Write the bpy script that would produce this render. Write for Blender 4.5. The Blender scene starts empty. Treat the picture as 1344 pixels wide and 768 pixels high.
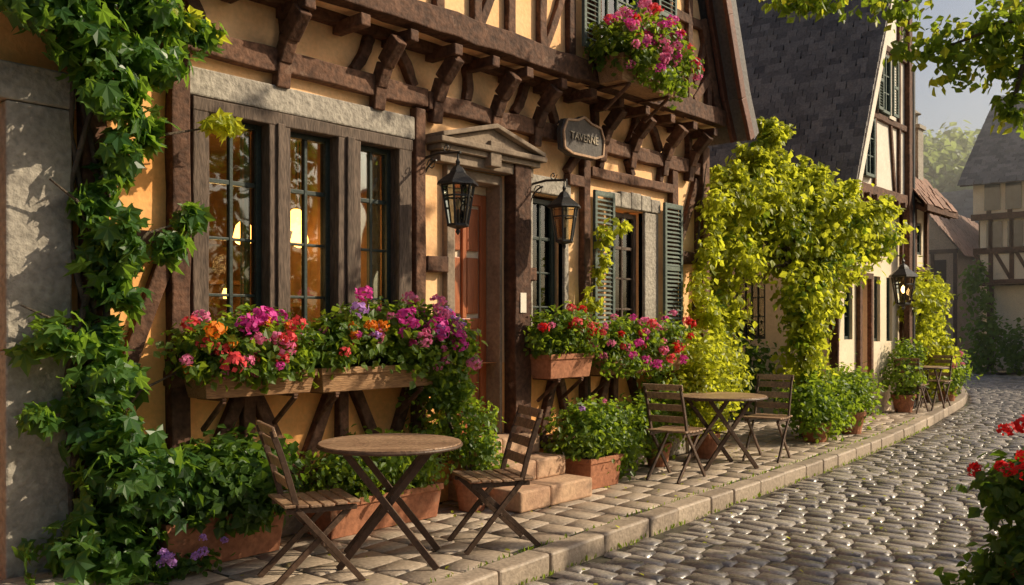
import bpy, math, random
import numpy as np
from mathutils import Vector, Matrix
rng=np.random.default_rng(7); random.seed(7)
S=bpy.context.scene
S.view_settings.view_transform='Standard'; S.view_settings.look='None'; S.view_settings.exposure=0
# ---------------------------------------------------------------- materials
def newmat(name):
    m=bpy.data.materials.new(name); m.use_nodes=True
    nt=m.node_tree; b=nt.nodes['Principled BSDF']; return m,nt,b
def N(nt,t,**k):
    n=nt.nodes.new(t)
    for a,v in k.items():
        if hasattr(n,a): setattr(n,a,v)
        else: n.inputs[a.replace('_',' ')].default_value=v
    return n
def rgba(c): return (c[0],c[1],c[2],1)
def surf(name,c1,c2,scale=6,rough=.8,bump=.3,bscale=40,rnd=.35,stain=None,stretch=(1,1,1),spec=.3,bdist=.01,grain=.5):
    m,nt,b=newmat(name); L=nt.links.new
    tc=N(nt,'ShaderNodeTexCoord'); mp=N(nt,'ShaderNodeMapping'); mp.inputs['Scale'].default_value=stretch
    L(tc.outputs['Object'],mp.inputs['Vector'])
    n1=N(nt,'ShaderNodeTexNoise',Scale=scale,Detail=3.0,Roughness=.6); L(mp.outputs[0],n1.inputs['Vector'])
    at=N(nt,'ShaderNodeAttribute',attribute_name='rnd')
    rm=N(nt,'ShaderNodeMapRange'); rm.inputs['From Min'].default_value=.3; rm.inputs['From Max'].default_value=.7
    L(n1.outputs['Fac'],rm.inputs['Value'])
    ma=N(nt,'ShaderNodeMath',operation='MULTIPLY_ADD'); L(at.outputs['Fac'],ma.inputs[0]); ma.inputs[1].default_value=rnd
    sb=N(nt,'ShaderNodeMath',operation='MULTIPLY'); L(rm.outputs[0],sb.inputs[0]); sb.inputs[1].default_value=1-rnd
    L(sb.outputs[0],ma.inputs[2])
    mx=N(nt,'ShaderNodeMix',data_type='RGBA'); L(ma.outputs[0],mx.inputs[0]); mx.inputs[6].default_value=rgba(c1); mx.inputs[7].default_value=rgba(c2)
    col=mx.outputs[2]
    n2=N(nt,'ShaderNodeTexNoise',Scale=bscale,Detail=3.0); L(mp.outputs[0],n2.inputs['Vector'])
    g=N(nt,'ShaderNodeMapRange'); g.inputs['From Min'].default_value=.3; g.inputs['From Max'].default_value=.7
    g.inputs['To Min'].default_value=1-grain*.5; g.inputs['To Max'].default_value=1+grain*.4
    L(n2.outputs['Fac'],g.inputs['Value'])
    vm=N(nt,'ShaderNodeVectorMath',operation='SCALE'); L(col,vm.inputs[0]); L(g.outputs[0],vm.inputs['Scale']); col=vm.outputs[0]
    if stain:
        n3=N(nt,'ShaderNodeTexNoise',Scale=stain[1],Detail=5.0,Roughness=.7); L(tc.outputs['Object'],n3.inputs['Vector'])
        r3=N(nt,'ShaderNodeMapRange'); r3.inputs['From Min'].default_value=stain[2]; r3.inputs['From Max'].default_value=stain[2]+.16
        L(n3.outputs['Fac'],r3.inputs['Value'])
        m3=N(nt,'ShaderNodeMix',data_type='RGBA'); L(r3.outputs[0],m3.inputs[0]); L(col,m3.inputs[6]); m3.inputs[7].default_value=rgba(stain[0]); col=m3.outputs[2]
    L(col,b.inputs['Base Color'])
    b.inputs['Roughness'].default_value=rough; b.inputs['Specular IOR Level'].default_value=spec
    if bump>0:
        bn=N(nt,'ShaderNodeBump',Strength=bump,Distance=bdist); L(n2.outputs['Fac'],bn.inputs['Height']); L(bn.outputs[0],b.inputs['Normal'])
    return m
def leafmat(name,c1,c2,tr,fac=.35,rough=.45):
    m,nt,b=newmat(name); L=nt.links.new
    at=N(nt,'ShaderNodeAttribute',attribute_name='rnd')
    mx=N(nt,'ShaderNodeMix',data_type='RGBA'); L(at.outputs['Fac'],mx.inputs[0]); mx.inputs[6].default_value=rgba(c1); mx.inputs[7].default_value=rgba(c2)
    L(mx.outputs[2],b.inputs['Base Color']); b.inputs['Roughness'].default_value=rough; b.inputs['Specular IOR Level'].default_value=.35
    mt=N(nt,'ShaderNodeMix',data_type='RGBA'); L(at.outputs['Fac'],mt.inputs[0]); mt.inputs[6].default_value=rgba([x*.6 for x in tr]); mt.inputs[7].default_value=rgba(tr)
    t=N(nt,'ShaderNodeBsdfTranslucent'); L(mt.outputs[2],t.inputs['Color'])
    ms=N(nt,'ShaderNodeMixShader'); ms.inputs[0].default_value=fac; L(b.outputs[0],ms.inputs[1]); L(t.outputs[0],ms.inputs[2])
    L(ms.outputs[0],nt.nodes['Material Output'].inputs['Surface']); return m
def emis(name,c,s):
    m,nt,b=newmat(name); b.inputs['Base Color'].default_value=rgba(c); b.inputs['Emission Color'].default_value=rgba(c); b.inputs['Emission Strength'].default_value=s; return m
def glass(name,tint=(.8,.85,.8),base=.02):
    m,nt,b=newmat(name); L=nt.links.new
    tr=N(nt,'ShaderNodeBsdfTransparent'); tr.inputs['Color'].default_value=rgba(tint)
    gl=N(nt,'ShaderNodeBsdfGlossy'); gl.inputs['Roughness'].default_value=.02; gl.inputs['Color'].default_value=(.9,.95,1,1)
    fr=N(nt,'ShaderNodeFresnel',IOR=1.5)
    ad=N(nt,'ShaderNodeMath',operation='ADD',use_clamp=True); L(fr.outputs[0],ad.inputs[0]); ad.inputs[1].default_value=base
    tc=N(nt,'ShaderNodeTexCoord'); no=N(nt,'ShaderNodeTexNoise',Scale=3.0,Detail=1.0); L(tc.outputs['Object'],no.inputs['Vector'])
    bn=N(nt,'ShaderNodeBump',Strength=.12,Distance=.02); L(no.outputs['Fac'],bn.inputs['Height']); L(bn.outputs[0],gl.inputs['Normal'])
    ms=N(nt,'ShaderNodeMixShader'); L(ad.outputs[0],ms.inputs[0]); L(tr.outputs[0],ms.inputs[1]); L(gl.outputs[0],ms.inputs[2])
    L(ms.outputs[0],nt.nodes['Material Output'].inputs['Surface']); return m
PLASTER=surf('plaster_ochre',(.90,.49,.22),(.96,.63,.34),2.2,.9,.35,28,.0,((.68,.34,.14),1.7,.60),grain=.16,bdist=.012)
PLASTER_ORANGE=surf('plaster_orange',(.88,.38,.11),(.95,.51,.19),2.2,.9,.35,28,.0,((.55,.26,.10),2.1,.58),grain=.18,bdist=.012)
CREAM=surf('plaster_cream',(.76,.60,.42),(.84,.71,.52),2,.9,.3,25,.0,((.5,.38,.27),1.5,.6),grain=.15)
WHITEP=surf('plaster_white',(.70,.62,.50),(.82,.74,.62),2,.9,.3,25,.0,((.45,.38,.30),1.5,.62),grain=.15)
TIMBER=surf('old_timber',(.052,.023,.013),(.17,.082,.046),5,.8,.8,22,.45,((.28,.18,.125),6,.62),(1,1,1),grain=.9,bdist=.015)
TIMBERW=surf('weathered_frame_wood',(.060,.040,.028),(.17,.118,.085),5,.75,.6,24,.4,None,(3,3,.6),grain=.8)
STONE=surf('grey_sandstone',(.26,.225,.185),(.43,.38,.31),3,.9,.7,26,.2,((.16,.14,.11),3,.6),grain=.5,bdist=.02)
STONEW=surf('warm_sandstone',(.38,.22,.14),(.56,.37,.23),4,.85,.5,30,.35,((.22,.145,.10),3,.6),grain=.4)
COBBLE=surf('cobble_stone',(.14,.120,.108),(.40,.35,.30),3,.27,.5,45,.7,((.10,.09,.065),.7,.60),grain=.6,bdist=.010,spec=.75)
PAVER=surf('paver_stone',(.26,.20,.15),(.48,.38,.285),3,.55,.5,35,.6,((.15,.12,.08),1.1,.58),grain=.5,spec=.45)
DIRT=surf('joint_dirt',(.05,.042,.030),(.10,.085,.055),8,.95,.6,60,0,((.05,.07,.025),1.5,.56))
GROUND=surf('ground_earth',(.06,.07,.035),(.13,.11,.07),.6,.95,.3,10,0)
SLATE=surf('roof_slate',(.088,.078,.074),(.24,.21,.19),1.5,.65,.5,30,.75,((.15,.13,.09),.9,.6))
REDTILE=surf('roof_clay_tile',(.16,.08,.05),(.30,.155,.10),1.5,.75,.4,30,.75)
IRON=surf('wrought_iron',(.018,.017,.016),(.04,.035,.03),20,.45,.3,80,.2,spec=.5)
SLAT=surf('slat_wood',(.19,.105,.06),(.44,.28,.17),7,.42,.5,40,.5,None,(1,1,1),grain=.8,spec=.5)
CHFRAME=surf('chair_frame_wood',(.055,.032,.02),(.125,.073,.047),9,.5,.4,40,.4)
DOORW=surf('door_wood',(.30,.075,.024),(.48,.15,.05),5,.4,.3,25,.4,None,(4,4,.4),spec=.5,grain=.4)
GREENP=surf('green_window_paint',(.020,.030,.024),(.045,.058,.046),6,.5,.2,50,.2)
SHUT=surf('shutter_paint',(.075,.10,.085),(.16,.19,.155),6,.7,.4,40,.4,((.12,.11,.08),5,.62))
TERRA=surf('terracotta',(.28,.105,.055),(.44,.19,.10),5,.85,.4,30,.3,((.18,.12,.08),4,.6))
BOXW=surf('window_box_wood',(.24,.12,.055),(.42,.24,.12),6,.7,.6,30,.5,None,(.6,3,4),grain=.7)
SOIL=surf('soil',(.02,.014,.01),(.05,.035,.025),15,1,.6,60,0)
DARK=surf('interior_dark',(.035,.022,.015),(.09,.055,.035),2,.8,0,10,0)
ROOM=surf('interior_wood_panel',(.16,.085,.040),(.30,.17,.08),2,.7,0,10,.3)
CURT=surf('curtain_cloth',(.50,.42,.32),(.62,.54,.42),3,.9,.2,20,0)
BARK=surf('bark',(.06,.045,.032),(.14,.105,.075),8,.95,.9,25,.3,bdist=.03)
GOLD=surf('gilt_lettering',(.34,.27,.19),(.46,.38,.27),20,.5,0,10,0)
SIGNP=surf('sign_board',(.055,.042,.035),(.10,.08,.065),8,.6,.3,40,0)
GLASS=glass('window_glass'); LGLASS=glass('lantern_glass',(.85,.8,.65),.05)
LAMP=emis('lamp_glow',(1,.42,.09),11); LAMP2=emis('lantern_bulb',(1,.6,.22),14)
L_DK=leafmat('leaf_dark',(.024,.060,.014),(.085,.16,.026),(.26,.44,.03),.40)
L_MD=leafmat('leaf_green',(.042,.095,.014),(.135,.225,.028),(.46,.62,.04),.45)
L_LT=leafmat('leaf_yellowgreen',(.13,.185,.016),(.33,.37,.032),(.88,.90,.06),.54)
L_VINE=leafmat('leaf_vine',(.022,.075,.022),(.09,.18,.034),(.36,.60,.05),.42,.35)
L_FAR=leafmat('leaf_far_hazed',(.10,.15,.07),(.20,.27,.10),(.50,.60,.16),.45)  # paler than the near leaves: distance haze put into the colour
def pet(n,c): return leafmat(n,[x*.75 for x in c],c,c,.38,.6)
P_MAG=pet('petal_magenta',(.85,.08,.45)); P_PINK=pet('petal_pink',(.95,.26,.48)); P_RED=pet('petal_red',(.80,.02,.02))
P_ORG=pet('petal_orange',(.95,.28,.015)); P_LIL=pet('petal_lilac',(.62,.32,.78)); P_CORAL=pet('petal_coral',(.95,.11,.12)); P_YEL=pet('petal_yellow',(.85,.55,.05))
# ---------------------------------------------------------------- mesh helpers
def empty(name,loc=(0,0,0),rz=0):
    e=bpy.data.objects.new(name,None); e.location=loc; e.rotation_euler=(0,0,rz); S.collection.objects.link(e); return e
def link(ob,parent=None,local=False):
    S.collection.objects.link(ob)
    if parent is not None:
        ob.parent=parent
        if not local: ob.location=-Vector(parent.location)
class Acc:
    def __init__(s): s.V=[];s.F=[];s.R=[];s.M=[]
    def add(s,v,f,r=None,mi=0):
        b=len(s.V); s.V+= [tuple(p) for p in v]; r=random.random() if r is None else r
        for q in f: s.F.append([b+i for i in q]); s.R.append(r); s.M.append(mi)
    def box(s,x0,x1,y0,y1,z0,z1,mi=0,r=None):
        s.add([(x0,y0,z0),(x1,y0,z0),(x1,y1,z0),(x0,y1,z0),(x0,y0,z1),(x1,y0,z1),(x1,y1,z1),(x0,y1,z1)],
          [(0,3,2,1),(4,5,6,7),(0,1,5,4),(1,2,6,5),(2,3,7,6),(3,0,4,7)],r,mi)
    def bar(s,p0,p1,w,d,up=(0,-1,0),wob=0,mi=0,seg=None,r=None,bow=0):
        p0=Vector(p0);p1=Vector(p1);ax=p1-p0;Ln=ax.length;ax.normalize();u=Vector(up);u=(u-ax*u.dot(ax)).normalized();sd=ax.cross(u)
        n=seg or (max(1,int(Ln/.22)) if wob else 1)
        if bow and n<6:n=6
        V=[]
        for i in range(n+1):
            t=i/n;c=p0+ax*(Ln*t)+sd*(bow*math.sin(math.pi*t))
            j=lambda:random.uniform(-wob,wob)
            for a,b in((-1,-1),(1,-1),(1,1),(-1,1)):
                V.append(c+sd*(a*w/2+j())+u*(b*d/2+j()*.5))
        F=[(3,2,1,0)]+[(4*n,4*n+1,4*n+2,4*n+3)]
        for i in range(n):
            for k in range(4):
                a=4*i+k;b=4*i+(k+1)%4;F.append((a,b,b+4,a+4))
        s.add(V,F,r,mi)
    def tube(s,pts,rad,n=8,mi=0,r=None):
        P=[Vector(p) for p in pts];V=[]
        for i,p in enumerate(P):
            d=(P[min(i+1,len(P)-1)]-P[max(i-1,0)]).normalized(); a=d.orthogonal().normalized() if abs(d.z)>.9 else d.cross(Vector((0,0,1))).normalized(); b=d.cross(a)
            for k in range(n):
                t=2*math.pi*k/n; V.append(p+(a*math.cos(t)+b*math.sin(t))*rad[i])
        F=[tuple(range(n))[::-1],tuple(range(n*(len(P)-1),n*len(P)))]
        for i in range(len(P)-1):
            for k in range(n):
                a=i*n+k;b=i*n+(k+1)%n;F.append((a,b,b+n,a+n))
        s.add(V,F,r,mi)
    def lathe(s,c,prof,n=16,mi=0,r=None,sq=False):
        V=[];
        for (rr,z) in prof:
            for k in range(n):
                t=2*math.pi*(k+.5)/n; V.append((c[0]+rr*math.cos(t),c[1]+rr*math.sin(t),c[2]+z))
        F=[]
        for i in range(len(prof)-1):
            for k in range(n):
                a=i*n+k;b=i*n+(k+1)%n;F.append((a,b,b+n,a+n))
        F.append(tuple(range(n))[::-1]);F.append(tuple(range(n*(len(prof)-1),n*len(prof))))
        s.add(V,F,r,mi)
    def obj(s,name,mats,parent=None,bevel=0,local=False,smooth=False):
        me=bpy.data.meshes.new(name); me.from_pydata(s.V,[],s.F)
        if not isinstance(mats,(list,tuple)): mats=[mats]
        for m in mats: me.materials.append(m)
        me.polygons.foreach_set('material_index',s.M)
        a=me.attributes.new('rnd','FLOAT','FACE'); a.data.foreach_set('value',s.R)
        if smooth: me.polygons.foreach_set('use_smooth',[True]*len(s.F))
        me.update(); ob=bpy.data.objects.new(name,me); link(ob,parent,local)
        if bevel:
            b=ob.modifiers.new('bevel','BEVEL'); b.width=bevel; b.segments=2; b.limit_method='ANGLE'; b.angle_limit=.7
        return ob
def np_mesh(name,V,F,R,MI,mats,parent=None,local=False,smooth=False):
    me=bpy.data.meshes.new(name); me.vertices.add(len(V)); me.vertices.foreach_set('co',V.astype(np.float32).ravel())
    k=F.shape[1]; me.loops.add(F.size); me.loops.foreach_set('vertex_index',F.astype(np.int32).ravel())
    me.polygons.add(len(F)); me.polygons.foreach_set('loop_start',np.arange(0,F.size,k,dtype=np.int32))
    for m in mats: me.materials.append(m)
    me.polygons.foreach_set('material_index',MI.astype(np.int32))
    me.update(calc_edges=True)
    a=me.attributes.new('rnd','FLOAT','FACE'); a.data.foreach_set('value',R.astype(np.float32))
    me.polygons.foreach_set('use_smooth',np.full(len(F),smooth))
    ob=bpy.data.objects.new(name,me); link(ob,parent,local); return ob
def nrmz(a): return a/np.maximum(np.linalg.norm(a,axis=1,keepdims=True),1e-6)
def basis(n,y):
    z=nrmz(n); y=y-(y*z).sum(1,keepdims=True)*z; y=nrmz(y); x=np.cross(y,z); return np.stack([x,y,z],axis=2)
def inst(T,TF,pos,B,sc):
    if np.ndim(sc)==1: sc=np.repeat(sc[:,None],3,1)
    v=T[None]*sc[:,None,:]; V=np.einsum('nij,nkj->nki',B,v)+pos[:,None,:]
    n,k=V.shape[:2]; F=(TF[None]+(np.arange(n)*k)[:,None,None]).reshape(-1,TF.shape[1]); return V.reshape(-1,3),F
OVAL=(np.array([(0,0,0),(.30,.28,.07),(.26,.68,.05),(0,1,-.05),(-.26,.68,.05),(-.30,.28,.07)]),np.array([(0,1,2,3),(0,3,4,5)]))
def _vine():
    v=[(0,0,0)]; A=[-142,-110,-82,-55,-28,0,28,55,82,110,142]; Ls=[.25,.62,.46,.88,.58,1.0,.58,.88,.46,.62,.25]
    for a,l in zip(A,Ls):
        a=math.radians(a); v.append((l*math.sin(a)*.85,l*math.cos(a),-.12*l*l+(.05 if l<.6 else 0)))
    return np.array(v),np.array([(0,1,2,3),(0,3,4,5),(0,5,6,7),(0,7,8,9),(0,9,10,11)])
VINE=_vine()
SERR=(np.array([(0,0,0),(.22,.2,.05),(.42,.42,.06),(.24,.72,.03),(0,1.05,-.08),(-.24,.72,.03),(-.42,.42,.06),(-.22,.2,.05)]),np.array([(0,1,2,3),(0,3,4,5),(0,5,6,7)]))
PETAL=(np.array([(0,0,0),(.48,.55,.12),(0,1,.25),(-.48,.55,.12)]),np.array([(0,1,2,3)]))
def leafpts(blobs,dens,sub=.30,surf_bias=.75,up=.5,jit=.7):
    P=[];Nn=[]
    for b in blobs:
        c=np.array(b[:3]);r=np.array(b[3:6]) if len(b)>=6 else np.array([b[3]]*3)
        area=(r[0]*r[1]+r[1]*r[2]+r[0]*r[2])/3*12.6; n=max(6,int(dens*area)); k=max(4,int(n/22))
        d=nrmz(rng.normal(size=(k,3))); rad=surf_bias+(1-surf_bias)*rng.random((k,1))*1.2-.25*rng.random((k,1))**2
        sc=d*rad*r; w=rng.random(k)**1.2+.1; idx=rng.choice(k,n,p=w/w.sum())
        off=rng.normal(size=(n,3))*r*sub*np.array([1,1,.8]); p=sc[idx]+off; P.append(p+c)
        Nn.append(nrmz(p/r)*.8+np.array([0,0,up])+rng.normal(size=(n,3))*jit)
    return np.vstack(P),np.vstack(Nn)
def foliage(name,blobs,dens,size,mat,parent=None,T=OVAL,sub=.25,droop=.3,up=.5,jit=.7,zmin=None,ymax=None,bias=.75,mats=None,local=False):
    P,Nn=leafpts(blobs,dens,sub,bias,up,jit)
    if zmin is not None: P[:,2]=np.maximum(P[:,2],zmin+rng.random(len(P))*.06)
    if ymax is not None: P[:,1]=np.where(P[:,1]>ymax,ymax-rng.random(len(P))*.08,P[:,1])
    yd=rng.normal(size=P.shape)*(1-droop)+np.array([0,0,-1.2])*droop+nrmz(Nn)*.2
    B=basis(Nn,yd); s=size*(.55+.75*rng.random(len(P)))
    V,F=inst(T[0],T[1],P,B,s); k=len(T[1])
    lo=.5+.5*np.sin(P[:,0]*5.1+P[:,2]*3.7+1)*np.cos(P[:,1]*4.3+P[:,2]*2.9)
    r=np.clip(.65*rng.random(len(P))+.35*lo,0,1); R=np.repeat(r,k)
    return np_mesh(name,V,F,R,np.zeros(len(F)),mats or [mat],parent,local)
def flowers(name,heads,parent=None,petn=46,local=False):
    H=np.array(heads,float); mats=[P_MAG,P_PINK,P_RED,P_ORG,P_LIL,P_CORAL,P_YEL]
    n=len(H)*petn; idx=np.repeat(np.arange(len(H)),petn); d=nrmz(rng.normal(size=(n,3))+np.array([0,0,.35])); r=H[idx,3]
    P=H[idx,:3]+d*(r*.76*(.70+.35*rng.random(n)))[:,None]*np.array([1,1,.8])
    Nn=d+rng.normal(size=(n,3))*.45; B=basis(Nn,rng.normal(size=(n,3))); s=r*(.34+.22*rng.random(n))
    V,F=inst(PETAL[0]-np.array([0,.5,0]),PETAL[1],P,B,s)
    return np_mesh(name,V,F,np.clip(rng.random(n),0,1),H[idx,4],mats,parent,local)
# ---------------------------------------------------------------- camera, light, sky
CAM=Vector((-6.076,-5.509,1.5))
cd=bpy.data.cameras.new('camera'); co=bpy.data.objects.new('camera',cd); S.collection.objects.link(co)
co.location=CAM; co.rotation_euler=(math.radians(90),0,math.radians(41.13-90)); cd.sensor_width=36; cd.lens=36*1200/1344; cd.shift_y=.0305
cd.clip_end=2000; cd.clip_start=.05; S.camera=co
az=math.radians(-42); el=math.radians(32)
sv=Vector((math.cos(az)*math.cos(el),math.sin(az)*math.cos(el),math.sin(el)))
sd=bpy.data.lights.new('sun','SUN'); sd.energy=5.0; sd.angle=math.radians(.5); sd.color=(1,.86,.63); so=bpy.data.objects.new('sun',sd); S.collection.objects.link(so)
so.rotation_euler=sv.to_track_quat('Z','Y').to_euler(); so.location=(10,-10,20)
w=bpy.data.worlds.new('World'); S.world=w; w.use_nodes=True; nt=w.node_tree
sk=nt.nodes.new('ShaderNodeTexSky'); sk.sky_type='NISHITA'; sk.sun_disc=False; sk.sun_elevation=el; sk.sun_rotation=math.radians(90)-az; sk.dust_density=4; sk.air_density=1.0; sk.ozone_density=.6
nt.links.new(sk.outputs[0],nt.nodes['Background'].inputs['Color']); nt.nodes['Background'].inputs['Strength'].default_value=.105
# ---------------------------------------------------------------- street
_kx=np.array([-14,-5,-2.24,-.62,2.04,4.87,8.39,14.4,19,22,24,26]); _ky=np.array([-2.6,-2.05,-1.86,-1.72,-1.58,-1.44,-1.08,-.2,1.2,3.0,5.6,10])
_dx=np.linspace(-14,26,801); _dy=np.interp(_dx,_kx,_ky); _dy=np.convolve(np.pad(_dy,30,mode='edge'),np.ones(61)/61,'valid')
def ky(x): return np.interp(x,_dx,_dy)
a=Acc(); a.add([(-400,-400,-.26),(400,-400,-.26),(400,400,-.26),(-400,400,-.26)],[(0,1,2,3)]); a.obj('ground',GROUND)
def strip(name,mat,x0,x1,f0,f1,z,n=120):
    a=Acc(); xs=np.linspace(x0,x1,n+1)
    V=[(x,float(f0(x)),z) for x in xs]+[(x,float(f1(x)),z) for x in xs]
    a.add(V,[(i,i+1,n+2+i,n+1+i) for i in range(n)]); return a.obj(name,mat)
road=empty('cobblestone_road'); b=strip('joint_bed',DIRT,-12,34,lambda x:ky(x)-7.0,lambda x:ky(x)-.0,-.134); b.parent=road
pv=empty('stone_pavement'); b=strip('joint_bed',DIRT,-12,24,lambda x:ky(x)+.1,lambda x:max(ky(x)+2,3.0 if x<9 else ky(x)+2),-.010); b.parent=pv
def stone_tmpl(rim,drop,rise=.004):
    g5=[-.5,-rim,0,rim,.5]; CT=[]
    for j,yy in enumerate(g5):
        for i,xx in enumerate(g5):
            e=(i in(0,4))+(j in(0,4)); z=rise if (i==2 and j==2) else (0 if e==0 else -drop)
            f=.93 if e==2 else 1
            CT.append((xx*f,yy*f,z))
    return np.array(CT)
CF=np.array([(j*5+i,j*5+i+1,j*5+i+6,j*5+i+5) for j in range(4) for i in range(4)])
def stones(name,x0,x1,f0,f1,dx,dy,z,mat,parent,T,jit=.006,gap=.012,sm=True,tilt=.03):
    P=[];Sc=[]
    x=x0
    while x<x1:
        d=dx*(.82+.36*random.random()); ya=float(f0(x));yb=float(f1(x)); y=ya+dy*random.random()*.6-dy*.3
        while y<yb-dy*.5:
            e=dy*(.6+.75*random.random()); e=min(e,yb-y)
            P.append((x+d/2+random.uniform(-.008,.008),y+e/2,z+random.uniform(-jit,jit))); Sc.append((d-gap-random.random()*.01,e-gap-random.random()*.01,1)); y+=e
        x+=d
    P=np.array(P);Sc=np.array(Sc);n=len(P)
    sl=(ky(P[:,0]+.1)-ky(P[:,0]-.1))/.2
    Nn=np.column_stack([rng.normal(size=n)*tilt,rng.normal(size=n)*tilt,np.ones(n)]); Y=np.column_stack([-sl+rng.normal(size=n)*.05,np.ones(n),np.zeros(n)])
    P[:,2]+=.008*np.sin(P[:,0]*1.3+P[:,1]*.9)+.005*np.sin(P[:,0]*2.9-P[:,1]*2.1) if jit>.004 else 0
    B=basis(Nn,Y); V,F=inst(T,CF,P,B,Sc); return np_mesh(name,V,F,np.repeat(rng.random(n),16),np.zeros(len(F)),[mat],parent,smooth=sm)
stones('cobbles',-9,27,lambda x:ky(x)-6.6,lambda x:ky(x)-.02,.165,.235,-.112,COBBLE,road,stone_tmpl(.43,.024,.005),.005,.003,tilt=.03)
stones('pavers',-9,13.5,lambda x:ky(x)+.19,lambda x:(-.0 if x<3.6 else (1.6 if x<7.8 else .1)),.30,.26,.0,PAVER,pv,stone_tmpl(.46,.014,.002),.0025,.003,tilt=.010)
a=Acc(); x=-9.0
while x<24:
    l=.45+.25*random.random(); xe=x+l
    y0=float(ky(x));y1=float(ky(xe)); j=random.uniform(-.008,.008)
    a.bar((x+.004,y0+.09+j,-.08),(xe-.004,y1+.09+j,-.08),.17,.18,up=(0,0,1),wob=.004,seg=3); x=xe
a.obj('kerb_stones',PAVER,pv,bevel=.018)
a=Acc(); x=-9.0
while x<22:
    a.bar((x+.006,float(ky(x))-7,-.08),(x+.6,float(ky(x+.6))-7,-.08),.17,.2,up=(0,0,1)); x+=.606
a.obj('opposite_kerb',PAVER,road,bevel=.015)
P=[]
for i in range(900):
    x=random.uniform(-4,9); P.append((x,float(ky(x))+random.choice([-.01,.185])+random.uniform(-.02,.02),0))
P=np.array(P);n=len(P);P[:,2]=np.where(P[:,1]<ky(P[:,0])+.05,-.13,-.01)
B=basis(rng.normal(size=(n,3))*np.array([1,1,.2]),np.tile([0,0,1.],(n,1))+rng.normal(size=(n,3))*.3)
V,F=inst(OVAL[0]*np.array([.5,1,1]),OVAL[1],P,B,.02+.03*rng.random(n)); np_mesh('grass_tufts',V,F,np.repeat(rng.random(n),2),np.zeros(len(F)),[L_MD])
n=320; X=rng.uniform(-4,8,n); Y=ky(X)+rng.uniform(-2.2,1.5,n); Z=np.where(Y<ky(X),-.090,.012)
B=basis(np.column_stack([rng.normal(size=n)*.3,rng.normal(size=n)*.3,np.ones(n)]),rng.normal(size=(n,3)))
V,F=inst(OVAL[0],OVAL[1],np.column_stack([X,Y,Z]),B,.02+.025*rng.random(n)); np_mesh('fallen_leaves',V,F,np.repeat(rng.random(n),2),np.zeros(len(F)),[L_LT])
# ---------------------------------------------------------------- building helpers
def wall(acc,x0,x1,z0,z1,y,th,ops,mi=0,axis='y',sgn=1):
    xs=sorted(set([x0,x1]+[o[0] for o in ops]+[o[1] for o in ops])); zs=sorted(set([z0,z1]+[o[2] for o in ops]+[o[3] for o in ops]))
    xs=[v for v in xs if x0<=v<=x1]; zs=[v for v in zs if z0<=v<=z1]
    def P(x,d,z): return (x,y+d*sgn,z) if axis=='y' else (y+d*sgn,x,z)
    for i in range(len(xs)-1):
        for k in range(len(zs)-1):
            a,b,c,d=xs[i],xs[i+1],zs[k],zs[k+1]; mx,mz=(a+b)/2,(c+d)/2
            if any(o[0]<mx<o[1] and o[2]<mz<o[3] for o in ops): continue
            acc.add([P(a,0,c),P(b,0,c),P(b,0,d),P(a,0,d)],[(0,1,2,3)],.5,mi)
            acc.add([P(a,th,c),P(b,th,c),P(b,th,d),P(a,th,d)],[(3,2,1,0)],.5,mi)
    for o in ops:
        a,b,c,d=o
        for q in ([(a,c),(a,d)],[(b,c),(b,d)],[(a,c),(b,c)],[(a,d),(b,d)]):
            (u0,w0),(u1,w1)=q; acc.add([P(u0,0,w0),P(u0,th,w0),P(u1,th,w1),P(u1,0,w1)],[(0,1,2,3)],.5,mi)
def window(parent,x0,x1,z0,z1,y,cols=2,rows=4,fm=None,fw=.05,axis='y',leaf=True,name='window'):
    fm=fm or GREENP; a=Acc(); g=Acc()
    def bx(a0,a1,d0,d1,c0,c1,acc=a,mi=0):
        if axis=='y': acc.box(a0,a1,y+d0,y+d1,c0,c1,mi)
        else: acc.box(y+d0,y+d1,a0,a1,c0,c1,mi)
    bx(x0,x0+fw,-.03,.04,z0,z1); bx(x1-fw,x1,-.03,.04,z0,z1); bx(x0+fw,x1-fw,-.028,.038,z0,z0+fw); bx(x0+fw,x1-fw,-.028,.038,z1-fw,z1)
    ix0,ix1,iz0,iz1=x0+fw,x1-fw,z0+fw,z1-fw
    for c in range(1,cols):
        m=ix0+(ix1-ix0)*c/cols; wd=.014 if (c==cols/2) else .010; bx(m-wd,m+wd,-.018,.022,iz0,iz1)
    for r in range(1,rows):
        m=iz0+(iz1-iz0)*r/rows; wd=.016 if (rows>=4 and r==rows-1) else .010; bx(ix0,ix1,-.014,.018,m-wd,m+wd)
    bx(ix0,ix1,.0,.004,iz0,iz1,g)
    a.obj(name+'_frame',fm,parent,bevel=.004); g.obj(name+'_glass',GLASS,parent)
def shutter(acc,x0,x1,z0,z1,y,n=7):
    acc.box(x0,x0+.04,y-.035,y,z0,z1);acc.box(x1-.04,x1,y-.035,y,z0,z1)
    for z in(z0,(z0+z1)/2-.02,z1-.05): acc.box(x0+.04,x1-.04,y-.033,y-.002,z,z+.05)
    k=int((z1-z0)/.045)
    for i in range(1,k):
        z=z0+i*(z1-z0)/k; acc.bar((x0+.04,y-.018,z),(x1-.04,y-.018,z),.034,.008,up=(0,-.7,.7))
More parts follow.
